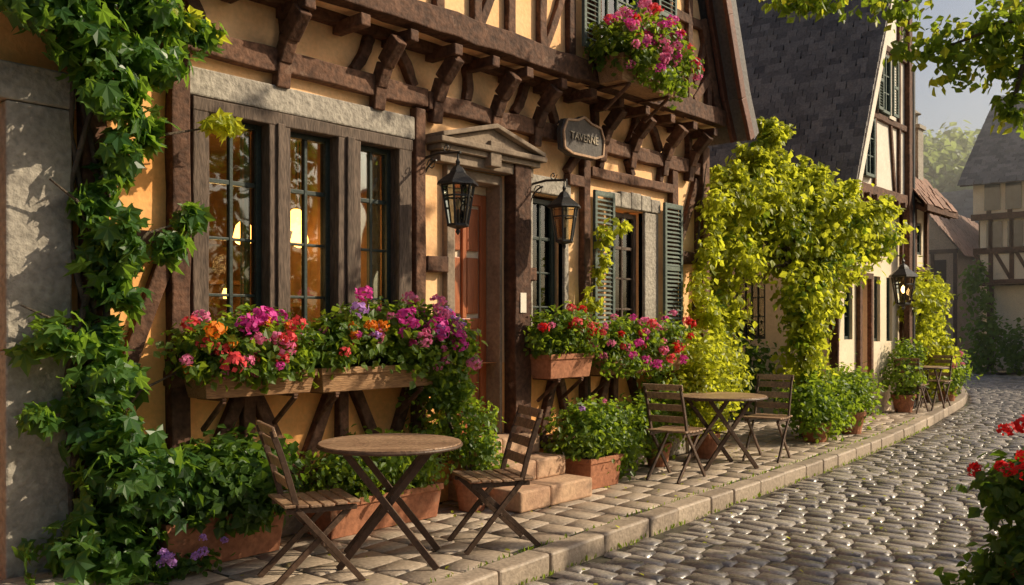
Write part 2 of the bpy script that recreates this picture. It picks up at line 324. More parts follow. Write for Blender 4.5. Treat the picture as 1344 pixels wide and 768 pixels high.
def tiles(name,O,A,Bv,parent,mat,w=.19,e=.13,th=.014):
    O=np.array(O,float);A=np.array(A,float);Bv=np.array(Bv,float);la=np.linalg.norm(A);lb=np.linalg.norm(Bv);ua=A/la;ub=Bv/lb;nn=np.cross(ua,ub)
    if nn[2]<0: nn=-nn
    rows=int(lb/e);cols=int(la/w)
    i,j=np.meshgrid(np.arange(cols+1),np.arange(rows)); i=i.ravel();j=j.ravel(); off=(j%2)*.5
    uu=np.clip((i+off-.25+rng.normal(size=len(i))*.03)*w,w*.3,la-w*.3); vv=(j+.5)*e+rng.normal(size=len(i))*.008
    P=O+uu[:,None]*ua+vv[:,None]*ub+nn*(.03+rng.normal(size=(len(i),1))*.006)+nn*(.02*np.sin(uu*1.1+vv*.7))[:,None]
    bx=np.array([(-.5,-.75,0),(.5,-.75,0),(.5,.75,0),(-.5,.75,0),(-.5,-.75,1),(.5,-.75,1),(.5,.75,1),(-.5,.75,1)],float)
    bf=np.array([(0,3,2,1),(4,5,6,7),(0,1,5,4),(1,2,6,5),(2,3,7,6),(3,0,4,7)])
    n=len(P);Nv=np.tile(nn,(n,1))-ub*.11+rng.normal(size=(n,3))*.022; Bs=basis(Nv,np.tile(ub,(n,1)))
    V,F=inst(bx,bf,P,Bs,np.column_stack([np.full(n,w*.95),np.full(n,e),np.full(n,th)]))
    return np_mesh(name,V,F,np.repeat(rng.random(n),6),np.zeros(len(F)),[mat],parent)
# ---------------------------------------------------------------- HOUSE 1
H=empty('half_timbered_house',(0,4,0))
a=Acc(); ops=[(-4.75,-4.12,0,2.72),(-2.98,-1.08,1.22,2.97),(-.57,.07,.51,2.83),(.50,.98,1.25,2.73),(1.84,2.40,1.25,2.72)]
wall(a,-3.0,3.7,1.15,3.26,0,.3,[o for o in ops if o[0]>-3]+[]); 
a2=Acc()
wall(a2,-8,-3.0,0,3.26,0,.3,[ops[0]]); 
wall(a2,-3.0,3.7,0,1.15,0,.3,[(-.57,.07,.51,1.15)])
a.obj('wall_ground_floor',PLASTER,H); a2.obj('wall_orange',PLASTER_ORANGE,H)
a=Acc(); wall(a,-8,3.7,3.26,3.80,0,.3,[])
UY=-.28
wall(a,-7.0,2.95,3.80,5.6,UY,.28,[(1.18,1.98,4.15,5.4)])
a.add([(2.95,UY,3.8),(3.55,UY,3.8),(3.2,UY,4.9),(2.95,UY,5.6)],[(0,1,2,3)]); a.add([(-7,UY,5.6),(2.95,UY,5.6),(-2,UY,12)],[(0,1,2)])
a.add([(-7,UY,3.79),(3.55,UY,3.79),(3.55,0,3.79),(-7,0,3.79)],[(0,1,2,3)])
a.add([(3.7,0,0),(3.7,9,0),(3.7,9,4),(3.7,0,4)],[(0,1,2,3)]); a.add([(-8,0,0),(-8,9,0),(-8,9,4),(-8,0,4)],[(0,1,2,3)]); a.add([(-8,9,0),(3.7,9,0),(3.7,9,4),(-2,9,12),(-8,9,4)],[(0,1,2,3,4)])
a.obj('wall_upper',PLASTER,H)
prof=[(3.86,3.66),(3.64,4.10),(3.32,4.98),(3.02,5.85),(-2,12.35),(-7.2,5.6),(-8.5,3.5)]
a=Acc(); V=[(x,-.60,z) for x,z in prof]+[(x,9.2,z) for x,z in prof]+[(x+.12,-.60,z+.10) for x,z in prof]+[(x+.12,9.2,z+.10) for x,z in prof]; k=len(prof)
a.add(V,[(i,i+1,k+i+1,k+i) for i in range(k-1)]+[(2*k+i+1,2*k+i,3*k+i,3*k+i+1) for i in range(k-1)]+[(i,2*k+i,2*k+i+1,i+1) for i in range(k-1)]+[(0,k,3*k,2*k)])
a.obj('roof',SLATE,H)
a=Acc()
for i in range(4):
    (x0,z0),(x1,z1)=prof[i],prof[i+1]
    for y in(-.58,-.36): a.bar((x0-.04,y,z0),(x1-.04,y,z1),.12 if y<-.5 else .09,.05,wob=.004)
a.obj('bargeboards',surf('bargeboard_paint',(.10,.040,.026),(.19,.080,.050),4,.6,.4,30,.4),H,bevel=.008)
t=Acc()
def hb(x0,x1,z0,z1,y=-.035,d=.09,wob=.008): t.bar((x0,y,(z0+z1)/2),(x1,y,(z0+z1)/2),z1-z0,d,wob=wob)
def vb(x,w,z0,z1,y=-.033,d=.08,wob=.007,bow=0): t.bar((x,y,z0),(x,y,z1),w,d,wob=wob,bow=bow)
def db(x0,z0,x1,z1,w,y=-.028,d=.07,bow=0): t.bar((x0,y,z0),(x1,y,z1),w,d,wob=.006,bow=bow)
hb(-8,-.9,3.26,3.42,-.035,.11,.012); hb(-.9,3.72,3.25,3.40,-.035,.11,.012)
hb(-7,-2.2,3.80,3.99,UY-.03,.14); hb(-2.2,.9,3.78,3.98,UY-.035,.15,.012); hb(.9,3.6,3.79,3.98,UY-.03,.14,.012)
hb(-8,3.7,3.72,3.80,-.06,.12)
x=-3.2
while x<3.6:
    t.bar((x,-.02,3.70+random.uniform(-.01,.01)),(x,-.37,3.70),.09,.09,up=(0,0,1),wob=.005); x+=.46+random.uniform(-.03,.03)
for x in(-2.30,-1.42,-.80,-.08,.50,1.55,2.1,2.75,3.3):
    pts=[(x,-.05,3.16),(x,-.075,3.34),(x,-.15,3.50),(x,-.31,3.66)]
    for q in range(3): t.bar(pts[q],pts[q+1],.10 if q else .11,.08+.02*q,up=(0,-.8,.5),wob=.004)
for i,x in enumerate(np.arange(-3.5,3.6,.62)):
    db(x,3.42,x+(.16 if i%3==0 else (-.20 if i%3==1 else .0)),3.72,.085,bow=.02)
vb(-3.62,.15,0,3.25,bow=.01); vb(-3.07,.13,.35,3.25,-.04,.10); vb(-.97,.11,.35,3.25); vb(.235,.22,.3,3.0,-.06,.16); vb(1.30,.11,.35,3.25); vb(2.98,.12,.35,3.25); vb(3.6,.16,0,3.6,-.05,.14)
hb(-3.53,-3.15,1.92,2.08); hb(-.90,-.66,1.93,2.06); hb(.37,.50,1.9,2.02); hb(1.0,1.24,2.86,2.96); hb(1.37,2.92,2.98,3.08); hb(3.04,3.5,2.2,2.34)
for x in(1.55,2.15,2.7): db(x,3.08,x+random.uniform(-.1,.1),3.25,.08)
db(3.05,2.35,3.5,3.2,.1,bow=.03); db(1.0,2.98,1.26,3.25,.08); db(-3.5,1.0,-3.15,1.9,.11)
hb(-3.15,-1.03,1.10,1.21,-.05,.12); hb(.35,3.5,1.12,1.22,-.045,.1); hb(-3.53,-.66,.34,.44,-.035,.08); hb(.36,3.5,.33,.44)
for x,dx in((-2.9,.32),(-2.56,-.0),(-2.2,-.34),(-2.1,.3),(-1.75,0),(-1.35,-.32),(-1.28,.25),(.6,.25),(1.05,-.2),(1.45,.3),(1.8,0),(2.35,-.3),(2.5,.3)):
    db(x,.44,x+dx,1.10,.09,-.03 if dx else -.034)
for i,x in enumerate(np.arange(-6.6,3.5,.43)):
    if 1.0<x<2.2: continue
    zt=5.6 if x<2.9 else 4.9
    vb(x,.095,3.98,zt,UY-.025,.07,.006)
    if x<3.0 and i%2==0 and not(.6<x<2.2): db(x+.05,3.99,x+.38,4.80,.08,UY-.02,.06,bow=.03)
vb(1.10,.12,3.98,5.6,UY-.03,.08); vb(2.06,.12,3.98,5.6,UY-.03,.08); hb(1.17,2.0,4.05,4.14,UY-.035,.1); hb(-6.9,1.04,4.82,4.92,UY-.028,.07); hb(2.12,3.2,4.82,4.92,UY-.028,.07)
db(2.95,3.99,3.38,4.4,.1,UY-.03); db(3.5,3.95,3.14,4.95,.13,UY-.032)
db(-6.9,5.6,-2,11.9,.16,UY-.03);db(2.9,5.6,-2,11.9,.16,UY-.03); hb(-5.4,1.4,7.5,7.65,UY-.03,.07); vb(-2,.14,5.6,11.5,UY-.03)
t.obj('timber_frame',TIMBER,H,bevel=.010)
f=Acc()
for x0,x1 in((-2.985,-2.87),(-2.41,-2.235),(-1.815,-1.60),(-1.215,-1.08)): 
    f.bar(((x0+x1)/2,-.01,1.22),((x0+x1)/2,-.01,2.965),(x1-x0),.14,wob=.003)
    if x1-x0>.15: f.bar(((x0+x1)/2,-.085,1.3),((x0+x1)/2,-.085,2.9),(x1-x0)*.35,.03,wob=.002)
f.bar((-2.99,-.02,2.93),(-1.07,-.02,2.93),.09,.13,wob=.003); f.bar((-3.0,-.06,1.235),(-1.05,-.06,1.235),.07,.2,wob=.003)
f.obj('window_posts',TIMBERW,H,bevel=.008)
window(H,-2.87,-2.41,1.27,2.885,.05,2,4,name='window_left',fw=.04); window(H,-2.235,-1.815,1.27,2.885,.05,2,4,name='window_middle',fw=.04); window(H,-1.60,-1.215,1.27,2.885,.05,2,4,name='window_right',fw=.04)
window(H,.53,.95,1.28,2.70,.10,2,4,name='window_small'); window(H,1.87,2.37,1.28,2.69,.09,2,4,name='window_shuttered',fm=TIMBERW)
window(H,1.20,1.96,4.17,5.38,UY+.06,4,4,name='window_upper',fm=SHUT)
s=Acc()
s.box(-3.05,-1.03,-.065,.05,2.985,3.17)
s.box(.40,1.06,-.05,.05,2.735,2.90); s.box(.42,.50,-.03,.06,1.25,2.73); s.box(.98,1.05,-.03,.06,1.25,2.73)
s.box(1.74,1.84,-.035,.06,1.25,2.72); s.box(2.40,2.68,-.035,.06,1.25,2.72)
for i in range(5):
    xx=1.72+i*.196; hh=.13+.05*math.sin(math.pi*(i+.5)/5); s.box(xx,xx+.19,-.055,.05,2.725,2.725+hh)
s.box(.40,1.08,-.09,.05,1.17,1.245); s.box(1.72,2.7,-.09,.05,1.17,1.245)
s.box(-4.118,-3.76,-.10,.06,.0,1.35); s.box(-4.118,-3.76,-.103,.06,1.353,2.735); s.box(-5.1,-4.75,-.10,.06,0,2.735)
s.box(-5.1,-3.74,-.11,.06,2.74,2.95)
s.box(-5.2,-3.6,-.42,-.115,.01,.10)
x=-3.5
while x<3.6:
    l=.4+random.random()*.3; xe=min(x+l,3.72)
    if not(-.7<x<.3 or -.7<xe<.3): s.box(x,xe-.006,-.07,-.002,0,.32)
    x+=l
s.obj('stone_dressings',STONE,H,bevel=.012)
s=Acc()
s.box(-.66,-.573,-.06,.02,.51,2.84); s.box(-.567,-.535,-.03,.15,.515,2.825); s.box(.035,.067,-.03,.15,.515,2.825); s.box(-.535,.035,-.03,.15,2.74,2.825)
s.box(-.80,.40,-.12,.05,2.84,2.93); s.box(-.84,.44,-.17,.05,2.933,2.98); s.box(-.88,.48,-.22,.05,2.983,3.03)
s.add([(-.80,-.16,3.033),(.40,-.16,3.033),(-.2,-.16,3.19),(-.80,.0,3.033),(.40,.0,3.033),(-.2,.0,3.19)],[(0,1,2),(5,4,3),(0,2,5,3),(1,4,5,2)])
s.bar((-.86,-.1,3.045),(-.19,-.1,3.215),.04,.24,wob=.001); s.bar((.46,-.1,3.045),(-.21,-.1,3.215),.04,.24,wob=.001)
s.box(-.27,-.13,-.20,-.0,2.86,3.08)
s.obj('door_surround',surf('pediment_stone',(.20,.145,.10),(.33,.25,.18),4,.85,.5,30,.2,((.12,.09,.07),3,.58),grain=.4),H,bevel=.008)
st=Acc(); 
for i,(v,z) in enumerate(((.82,.17),(.55,.34),(.28,.51))):
    x0,x1=-.60+.03*i,.36-.03*i
    xm=x0+(x1-x0)*(.55 if i%2 else .4)
    for (p,q) in((x0,xm-.002),(xm+.002,x1)): st.box(p,q,-v,-.001 if i<2 else .2,z-.168,z)
st.obj('door_steps',STONEW,H,bevel=.018)
d=Acc(); dy=.17
d.box(-.57,.07,dy,dy+.05,.51,2.83,1)
for (x0,x1,z0,z1) in((-.535,-.46,.52,2.66),(-.04,.035,.52,2.66),(-.46,-.04,2.56,2.66),(-.46,-.04,.52,.66),(-.46,-.04,1.45,1.55),(-.46,-.04,1.12,1.2),(-.275,-.225,.66,1.12),(-.275,-.225,1.55,2.56)):
    d.box(x0,x1,dy-.035,dy-.002,z0,z1)
for (x0,x1) in((-.46,-.275),(-.225,-.04)):
    for z0,z1 in((.68,1.10),(1.22,1.43),(1.58,2.1),(2.14,2.54)): d.box(x0+.02,x1-.02,dy-.022,dy-.001,z0+.01,z1-.01)
d.box(-.535,.035,dy-.03,dy-.003,2.663,2.738,1)
d.obj('front_door',[DOORW,CREAM],H,bevel=.006)
d=Acc(); d.lathe((-.43,dy-.07,1.5),[(.0,-.03),(.022,-.02),(.028,0),(.022,.02),(.0,.03)],12); d.box(-.45,-.41,dy-.045,dy-.036,1.42,1.6)
d.obj('door_handle',surf('brass',(.35,.22,.07),(.5,.33,.12),9,.3,0,9,0),H,smooth=False)
p=Acc(); p.box(.18,.26,-.150,-.142,1.60,1.78); p.obj('menu_plate',WHITEP,H)
sh=Acc(); shutter(sh,1.40,1.75,1.38,2.85,-.06); shutter(sh,2.70,3.08,1.38,2.85,-.075); shutter(sh,.80,1.06,4.1,5.4,UY-.09); shutter(sh,2.10,2.46,4.1,5.4,UY-.09)
sh.obj('shutters',SHUT,H,bevel=.003)
r=Acc()
r.box(-7.9,3.6,3.0,3.1,0,3.6); r.add([(-7.9,.31,3.2),(3.6,.31,3.2),(3.6,3,3.2),(-7.9,3,3.2)],[(3,2,1,0)]); r.add([(-7.9,.31,.5),(3.6,.31,.5),(3.6,3,.5),(-7.9,3,.5)],[(0,1,2,3)])
for x in(-3.6,-.8,.25,1.4,3.2): r.box(x,x+.08,.31,3,.5,3.2)
r.box(-4.7,-4.15,.25,.30,0,2.7,0,0); r.box(-.75,.2,.31,.33,.5,3.2)
for x in np.arange(-3.4,-.9,.62): r.box(x,x+.5,2.7,3.0,.5,1.5); r.box(x,x+.5,2.75,2.98,1.9,1.94); r.box(x,x+.5,2.75,2.98,2.3,2.34)
for x in(-3.2,-2.3,-1.5,2.0): r.box(x,x+.04,1.2,1.24,.5,1.7); r.box(x+.3,x+.34,1.2,1.24,.5,1.7); r.box(x+.04,x+.3,1.2,1.23,1.45,1.65)
r.obj('interior_room',ROOM,H)
l=Acc()
for x,y,z in((-1.49,.9,2.36),(-1.96,.95,2.22),(-2.55,1.3,2.3),(-.95,1.6,2.3),(2.4,1.4,2.3)):
    l.lathe((x,y,z),[(.03,.10),(.06,.07),(.085,-.03),(.06,-.07),(.02,-.09)],14); l.tube([(x,y,z+.1),(x,y,3.2)],[.006,.006],6,1)
for x,y,z in((-1.6,2.6,1.75),(-2.3,2.6,1.75),(-1.1,2.6,1.8),(-.6+2.6,2.6,1.8)): l.lathe((x,y,z),[(.03,.05),(.045,0),(.03,-.05)],10)
l.obj('interior_lamps',[LAMP,IRON],H,smooth=True)
for i,(x,y,z,e_) in enumerate(((-1.9,1.4,2.0,50),(2.1,1.3,2.0,22))):
    pl_=bpy.data.lights.new('room_lamp_light','POINT'); pl_.energy=e_; pl_.color=(1,.52,.18); pl_.shadow_soft_size=.08; po=bpy.data.objects.new('room_lamp_light',pl_); S.collection.objects.link(po); po.parent=H; po.location=Vector((x,y,z))-Vector(H.location)
c=Acc()
for x0,x1 in((-2.86,-2.78),(-2.49,-2.42),(-1.60,-1.50),(-1.31,-1.22),(1.88,1.98),(2.28,2.36),(.54,.62)):
    n=8
    V=[(x0+(x1-x0)*i/n,.16+.02*math.sin(i*2.2),z) for z in(1.28,2.86) for i in range(n+1)]
    c.add(V,[(i,i+1,n+2+i,n+1+i) for i in range(n)])
c.obj('curtains',CURT,H)
G=empty('carved_tavern_sign',(1.04,-.2,3.3)); s=Acc()
V=[];pl=[(-.33,-.15),(-.20,-.19),(.2,-.19),(.33,-.15),(.35,.02),(.29,.14),(.12,.16),(0,.21),(-.12,.16),(-.29,.14),(-.35,.02)]
for y,k in((-.22,.92),(-.205,1),(-.16,1)):
    V+=[(1.04+p[0]*k,y,3.30+p[1]*k) for p in pl]
n=len(pl); s.add(V,[tuple(range(n))]+[(i,(i+1)%n,n+(i+1)%n,n+i) for i in range(n)]+[(n+i,n+(i+1)%n,2*n+(i+1)%n,2*n+i) for i in range(n)]+[tuple(range(2*n,3*n))[::-1]])
for i in range(n): 
    p,q=pl[i],pl[(i+1)%n]; s.bar((1.04+p[0]*.93,-.225,3.30+p[1]*.93),(1.04+q[0]*.93,-.225,3.30+q[1]*.93),.022,.018,mi=1)
for x in(.85,1.25): s.tube([(x,0,3.46),(x,-.16,3.42)],[.012,.012],6)
s.obj('board',[SIGNP,STONEW],G,bevel=.003)
fc=bpy.data.curves.new('lettering','FONT'); fc.body='TAVERNE'; fc.size=.105; fc.align_x='CENTER'; fc.align_y='CENTER'; fc.extrude=.004; fc.materials.append(GOLD)
fo=bpy.data.objects.new('lettering',fc); S.collection.objects.link(fo); fo.parent=G; fo.location=Vector((1.04,-.228,3.29))-Vector(G.location); fo.rotation_euler=(math.radians(90),0,0)
# ---------------------------------------------------------------- lanterns
def lantern(x,z,reach,y0=0,lit=False,sc=1):
    e=empty('wall_lantern',(x,y0-reach,z)); a=Acc(); g=Acc(); n=6; rt,rb,h=.115*sc,.07*sc,.27*sc
    for k in range(n):
        t=2*math.pi*(k+.5)/n; a.bar((rb*math.cos(t),rb*math.sin(t),-h/2),(rt*math.cos(t),rt*math.sin(t),h/2),.014*sc,.014*sc,up=(math.cos(t),math.sin(t),.1))
        t2=2*math.pi*(k+1.5)/n
        for rr,zz in((rt,h/2),(rb,-h/2),((rt+rb)/2+.012*sc,h*.22)): a.bar((rr*math.cos(t),rr*math.sin(t),zz),(rr*math.cos(t2),rr*math.sin(t2),zz),.012*sc,.012*sc,up=(0,0,1))
    a.lathe((0,0,0),[(rt+.035*sc,h/2),(rt+.03*sc,h/2+.02*sc),(.06*sc,h/2+.085*sc),(.055*sc,h/2+.10*sc),(.035*sc,h/2+.125*sc),(.012*sc,h/2+.14*sc),(.018*sc,h/2+.165*sc),(.004*sc,h/2+.19*sc)],6)
    a.lathe((0,0,0),[(.004,-h/2-.07*sc),(.018*sc,-h/2-.05*sc),(.012*sc,-h/2-.03*sc),(rb+.008*sc,-h/2-.012*sc),(rb+.008*sc,-h/2)],6)
    a.tube([(0,0,-h/2),(0,0,-.03*sc)],[.014*sc,.012*sc],8)
    zt=h/2+.20*sc
    a.tube([(0,0,h/2+.18*sc),(0,0,zt+.03)],[.008,.008],6)
    a.tube([(0,-.03,zt+.03),(0,reach*.5,zt+.05),(0,reach,zt+.03)],[.011,.012,.012],8)
    pts=[(0,reach,zt-.20)]+[(0,reach*.55+reach*.42*math.cos(t),zt-.20+.20*math.sin(t)) for t in np.linspace(.2,1.5,7)]
    a.tube(pts,[.009]*len(pts),6)
    pts=[(0,reach*.72+(.055-.005*i)*math.cos(i*.9),zt-.03+(.055-.005*i)*math.sin(i*.9)) for i in range(10)]
    a.tube(pts,[.006]*10,5)
    pts=[(0,reach*.30+(.045-.004*i)*math.cos(3+i*.9),zt+.085+(.045-.004*i)*math.sin(3+i*.9)) for i in range(10)]
    a.tube(pts,[.006]*10,5)
    a.box(-.03,.03,reach-.018,reach+.0,zt-.28,zt+.10)
    a.obj('frame',IRON,e,local=True,bevel=.002)
    g.lathe((0,0,0),[(rb-.004,-h/2+.004),(rt-.004,h/2-.004)],6); g.obj('panes',LGLASS,e,local=True)
    b=Acc(); b.lathe((0,0,0),[(.008,-.03*sc),(.022*sc,0),(.016*sc,.03*sc),(.003,.05*sc)],10); b.obj('bulb',LAMP2 if lit else CURT,e,local=True,smooth=True)
lantern(-.90,2.44,.42,sc=1.15); lantern(.47,2.40,.42,sc=1.1)
# ---------------------------------------------------------------- furniture
def chair(x,y,ang):
    e=empty('folding_garden_chair',(x,y,0.002),math.radians(ang)); f=Acc(); s=Acc()
    for sy in(-.19,.19):
        f.bar((.26,sy,0.0),(-.13,sy,.45),.034,.020,up=(0,1,0)); f.bar((-.13,sy,.45),(-.27,sy,.90),.034,.020,up=(0,1,0),bow=-.008)
        sy2=sy*.86; f.bar((-.27,sy2,0.0),(.19,sy2,.44),.034,.020,up=(0,1,0))
        f.bar((-.19,sy*.95,.438),(.22,sy*.95,.438),.030,.020,up=(0,1,0))
        f.lathe((.02,sy,.24),[(.012,-.01),(.012,.01)],8)
    f.bar((-.22,-.17,.05),(-.22,.17,.05),.022,.022); f.bar((.21,-.19,.055),(.21,.19,.055),.022,.022); f.bar((.18,-.17,.42),(.18,.17,.42),.022,.022)
    for i in range(6):
        xx=-.175+i*.075; s.bar((xx,-.215,.462+.004*abs(i-2.5)),(xx,.215,.462+.004*abs(i-2.5)),.062,.016,up=(0,0,1))
    for z in(.585,.70,.815):
        xx=-.13-.14*(z-.45)/.45; s.bar((xx+.008,-.185,z),(xx+.008,.185,z),.065,.015,up=(1,0,.31))
    z=.895; s.bar((-.262,-.21,z),(-.262,.21,z),.06,.018,up=(1,0,.31))
    f.obj('frame',CHFRAME,e,local=True,bevel=.003); s.obj('slats',SLAT,e,local=True,bevel=.004)
def table(x,y,r,ang):
    e=empty('round_garden_table',(x,y,0.002),math.radians(ang)); s=Acc(); f=Acc(); h=.75
    n=9; w=2*r/n
    for i in range(n):
        y0=-r+i*w+.002; y1=y0+w-.004; pts=[]
        for k in range(9):
            yy=y0+(y1-y0)*k/8; pts.append((math.sqrt(max(r*r-yy*yy,0)),yy))
        V=[(px,py,h) for px,py in pts]+[(-px,py,h) for px,py in pts[::-1]]; m=len(V)
        V=V+[(a_,b_,h-.028) for a_,b_,_ in V]
        s.add(V,[tuple(range(m)),tuple(range(m,2*m))[::-1]]+[(k,m+k,m+(k+1)%m,(k+1)%m) for k in range(m)])
    rim=[(r*math.cos(t),r*math.sin(t),h-.018) for t in np.linspace(0,2*math.pi,49)]
    f.tube(rim,[.012]*49,6)
    for sy in(-.24,.24):
        f.bar((.30,sy,0),(-.26,sy,h-.03),.042,.024,up=(0,1,0)); f.bar((-.30,sy*.84,0),(.26,sy*.84,h-.03),.042,.024,up=(0,1,0))
    for xx,zz in((.27,.06),(-.27,.06)): f.bar((xx,-.23,zz),(xx,.23,zz),.026,.026)
    f.bar((-.25,-.26,h-.045),(-.25,.26,h-.045),.03,.03);f.bar((.25,-.26,h-.045),(.25,.26,h-.045),.03,.03)
    f.bar((-.30,0,h-.045),(.30,0,h-.045),.03,.03)
    f.tube([(0,-.26,.36),(0,.26,.36)],[.008,.008],8)
    f.obj('legs',CHFRAME,e,local=True,bevel=.003); s.obj('top',SLAT,e,local=True,bevel=.003)
table(-2.216,-1.113,.45,-45); chair(-2.80,-1.08,-22); chair(-1.48,-1.33,152)
table(2.58,-.84,.48,-30); chair(1.66,-.86,4); chair(3.42,-.98,188)
table(10.75,-.42,.38,0); chair(10.1,-.4,0); chair(11.4,-.42,180); table(14.6,.35,.38,0); chair(14.0,.3,10); chair(15.3,.4,190)
# ---------------------------------------------------------------- planters
def trough(acc,x0,x1,y0,y1,z0,z1,tp=.03,mi=0,soil=1):
    V=[(x0+tp,y0+tp,z0),(x1-tp,y0+tp,z0),(x1-tp,y1-tp,z0),(x0+tp,y1-tp,z0),(x0,y0,z1),(x1,y0,z1),(x1,y1,z1),(x0,y1,z1)]
    k=.025; V+=[(x0+k,y0+k,z1),(x1-k,y0+k,z1),(x1-k,y1-k,z1),(x0+k,y1-k,z1),(x0+k,y0+k,z1-.03),(x1-k,y0+k,z1-.03),(x1-k,y1-k,z1-.03),(x0+k,y1-k,z1-.03)]
    acc.add(V,[(0,3,2,1),(0,1,5,4),(1,2,6,5),(2,3,7,6),(3,0,4,7),(4,5,9,8),(5,6,10,9),(6,7,11,10),(7,4,8,11),(8,9,13,12),(9,10,14,13),(10,11,15,14),(11,8,12,15)],None,mi)
    acc.add([V[12],V[13],V[14],V[15]],[(0,1,2,3)],None,soil)
    acc.box(x0-.008,x1+.008,y0-.008,y0+.02,z1-.045,z1+.004,mi)
    acc.box(x0-.008,x0+.018,y0+.021,y1,z1-.044,z1+.003,mi); acc.box(x1-.018,x1+.008,y0+.021,y1,z1-.044,z1+.003,mi)
def box_plant(name,x0,x1,yc,z0,z1,blobs,dens,size,lm,heads,mat,T=SERR,depth=.28,zmin=None,ym=-.02):
    e=empty(name,((x0+x1)/2,yc,z0)); a=Acc(); trough(a,x0,x1,yc-depth/2,yc+depth/2,z0,z1)
    if z0>.8:
        for x in(x0+.15,x1-.15): a.bar((x,yc+depth/2,z0-.22),(x,yc-depth/2+.03,z0-.02),.03,.03,mi=2); a.box(x-.018,x+.018,yc-depth/2+.02,-.05 if z1<3 else -.3,z0-.02,z0-.001,2)
    a.obj('box',[mat,SOIL,TIMBER],e,bevel=.006)
    foliage('leaves',blobs,dens,size,lm,e,T,zmin=zmin,ymax=ym)
    if heads: flowers('flowers',heads,e)
    return e
def heads_on(blobs,n,cols,r=(.03,.055),front=True,ym=-.06):
    out=[]
    for i in range(n):
        b=random.choice(blobs); 
        while True:
            d=Vector((random.gauss(0,1)-.2,random.gauss(0,1)-(.8 if front else 0),random.gauss(0,1)+.45)).normalized()
            if d.z>-.4 and (not front or d.y<.3): break
        rr=b[3:6] if len(b)>=6 else [b[3]]*3
        k=random.uniform(1.05,1.35); out.append((b[0]+d.x*rr[0]*k,min(b[1]+d.y*rr[1]*k,ym if b[1]>-3 else 99),b[2]+d.z*rr[2]*k,random.uniform(*r),random.choice(cols)))
    return out
B1=[(-3.02,-.26,1.31,.22,.2,.18),(-2.78,-.28,1.37,.24,.22,.18),(-2.52,-.28,1.36,.24,.22,.18),(-2.3,-.27,1.32,.20,.2,.17),(-2.65,-.36,1.24,.3,.14,.12),(-2.95,-.38,1.22,.2,.12,.12)]
h=heads_on(B1[:3],10,[0,1,1,5],(.05,.08))+heads_on(B1,12,[0,1,3,5,1],(.04,.065))+heads_on(B1[2:],8,[3,1,3,5,5],(.045,.075))+[(-3.08,-.50,1.46,.085,3),(-2.98,-.54,1.26,.095,5),(-2.86,-.50,1.50,.10,0),(-2.74,-.50,1.54,.105,0),(-2.60,-.54,1.34,.085,1),(-2.45,-.46,1.5,.075,5)]
box_plant('geranium_window_box',-3.08,-2.24,-.24,1.03,1.19,B1,1400,.062,L_MD,h,BOXW)
B2=[(-2.05,-.26,1.34,.19,.2,.18),(-1.8,-.27,1.40,.24,.22,.20),(-1.5,-.28,1.45,.26,.23,.22),(-1.2,-.30,1.43,.26,.24,.22),(-.98,-.32,1.27,.22,.22,.26),(-1.3,-.40,1.25,.3,.14,.14),(-.90,-.32,1.0,.16,.16,.2)]
h=heads_on(B2[:2],9,[3,3,5,0],(.04,.07))+heads_on(B2[2:5],30,[0,0,4,0,1,4],(.05,.085))+heads_on(B2,8,[0,4,1],(.035,.06))+[(-1.75,-.3,1.72,.085,0),(-1.9,-.42,1.60,.085,4),(-1.55,-.54,1.55,.10,0),(-1.25,-.56,1.48,.105,0),(-1.05,-.56,1.40,.09,0),(-1.4,-.55,1.38,.09,1)]
box_plant('geranium_window_box',-2.19,-1.08,-.24,1.02,1.19,B2,1400,.062,L_MD,h,BOXW)
B3=[(.42,-.28,1.38,.20,.19,.17),(.62,-.28,1.45,.24,.22,.20),(.84,-.28,1.40,.22,.2,.19)]
box_plant('geranium_window_box',.33,.98,-.24,1.0,1.22,B3,1200,.055,L_MD,heads_on(B3,14,[2,5,2,1],(.045,.075)),TERRA)
B4=[(1.25,-.28,1.32,.24,.22,.2),(1.55,-.29,1.36,.26,.22,.2),(1.85,-.29,1.34,.24,.22,.19),(2.15,-.29,1.32,.24,.22,.19),(2.45,-.28,1.34,.27,.24,.22),(1.5,-.38,1.14,.3,.14,.16),(2.2,-.38,1.14,.3,.14,.16)]
box_plant('geranium_window_box',1.15,2.62,-.24,1.0,1.18,B4,1100,.055,L_MD,heads_on(B4,52,[1,1,0,5,2,1],(.045,.075)),BOXW)
B5=[(1.02,-.60,4.12,.24,.22,.22),(1.35,-.62,4.24,.28,.25,.28),(1.7,-.62,4.20,.28,.24,.25),(2.0,-.62,4.08,.22,.2,.24),(1.4,-.76,3.98,.34,.13,.18)]
box_plant('geranium_window_box',1.0,2.0,-.54,3.78,4.02,B5,950,.06,L_MD,heads_on(B5,58,[0,1,2,5,1,0],(.05,.085),ym=-.34),BOXW,ym=-.34,depth=.32)
P1=[(-3.0,-.28,.50,.30,.28,.24),(-2.68,-.26,.52,.28,.26,.26),(-2.85,-.45,.38,.3,.15,.17)]
box_plant('shrub_planter',-3.34,-2.5,-.22,0.002,.30,P1,1000,.075,L_DK,None,TERRA,depth=.36,T=SERR,zmin=.02)
P2=[(-2.0,-.30,.44,.25,.24,.19),(-1.65,-.30,.48,.29,.26,.22),(-1.3,-.30,.45,.25,.24,.2)]
box_plant('shrub_planter',-2.16,-1.08,-.26,0.002,.26,P2,1200,.055,L_MD,None,TERRA,depth=.34,zmin=.05,T=OVAL)
P3=[(.62,-.48,.50,.30,.26,.24),(.92,-.46,.52,.32,.28,.24),(1.15,-.5,.30,.28,.24,.24),(.85,-.56,.62,.3,.2,.16)]
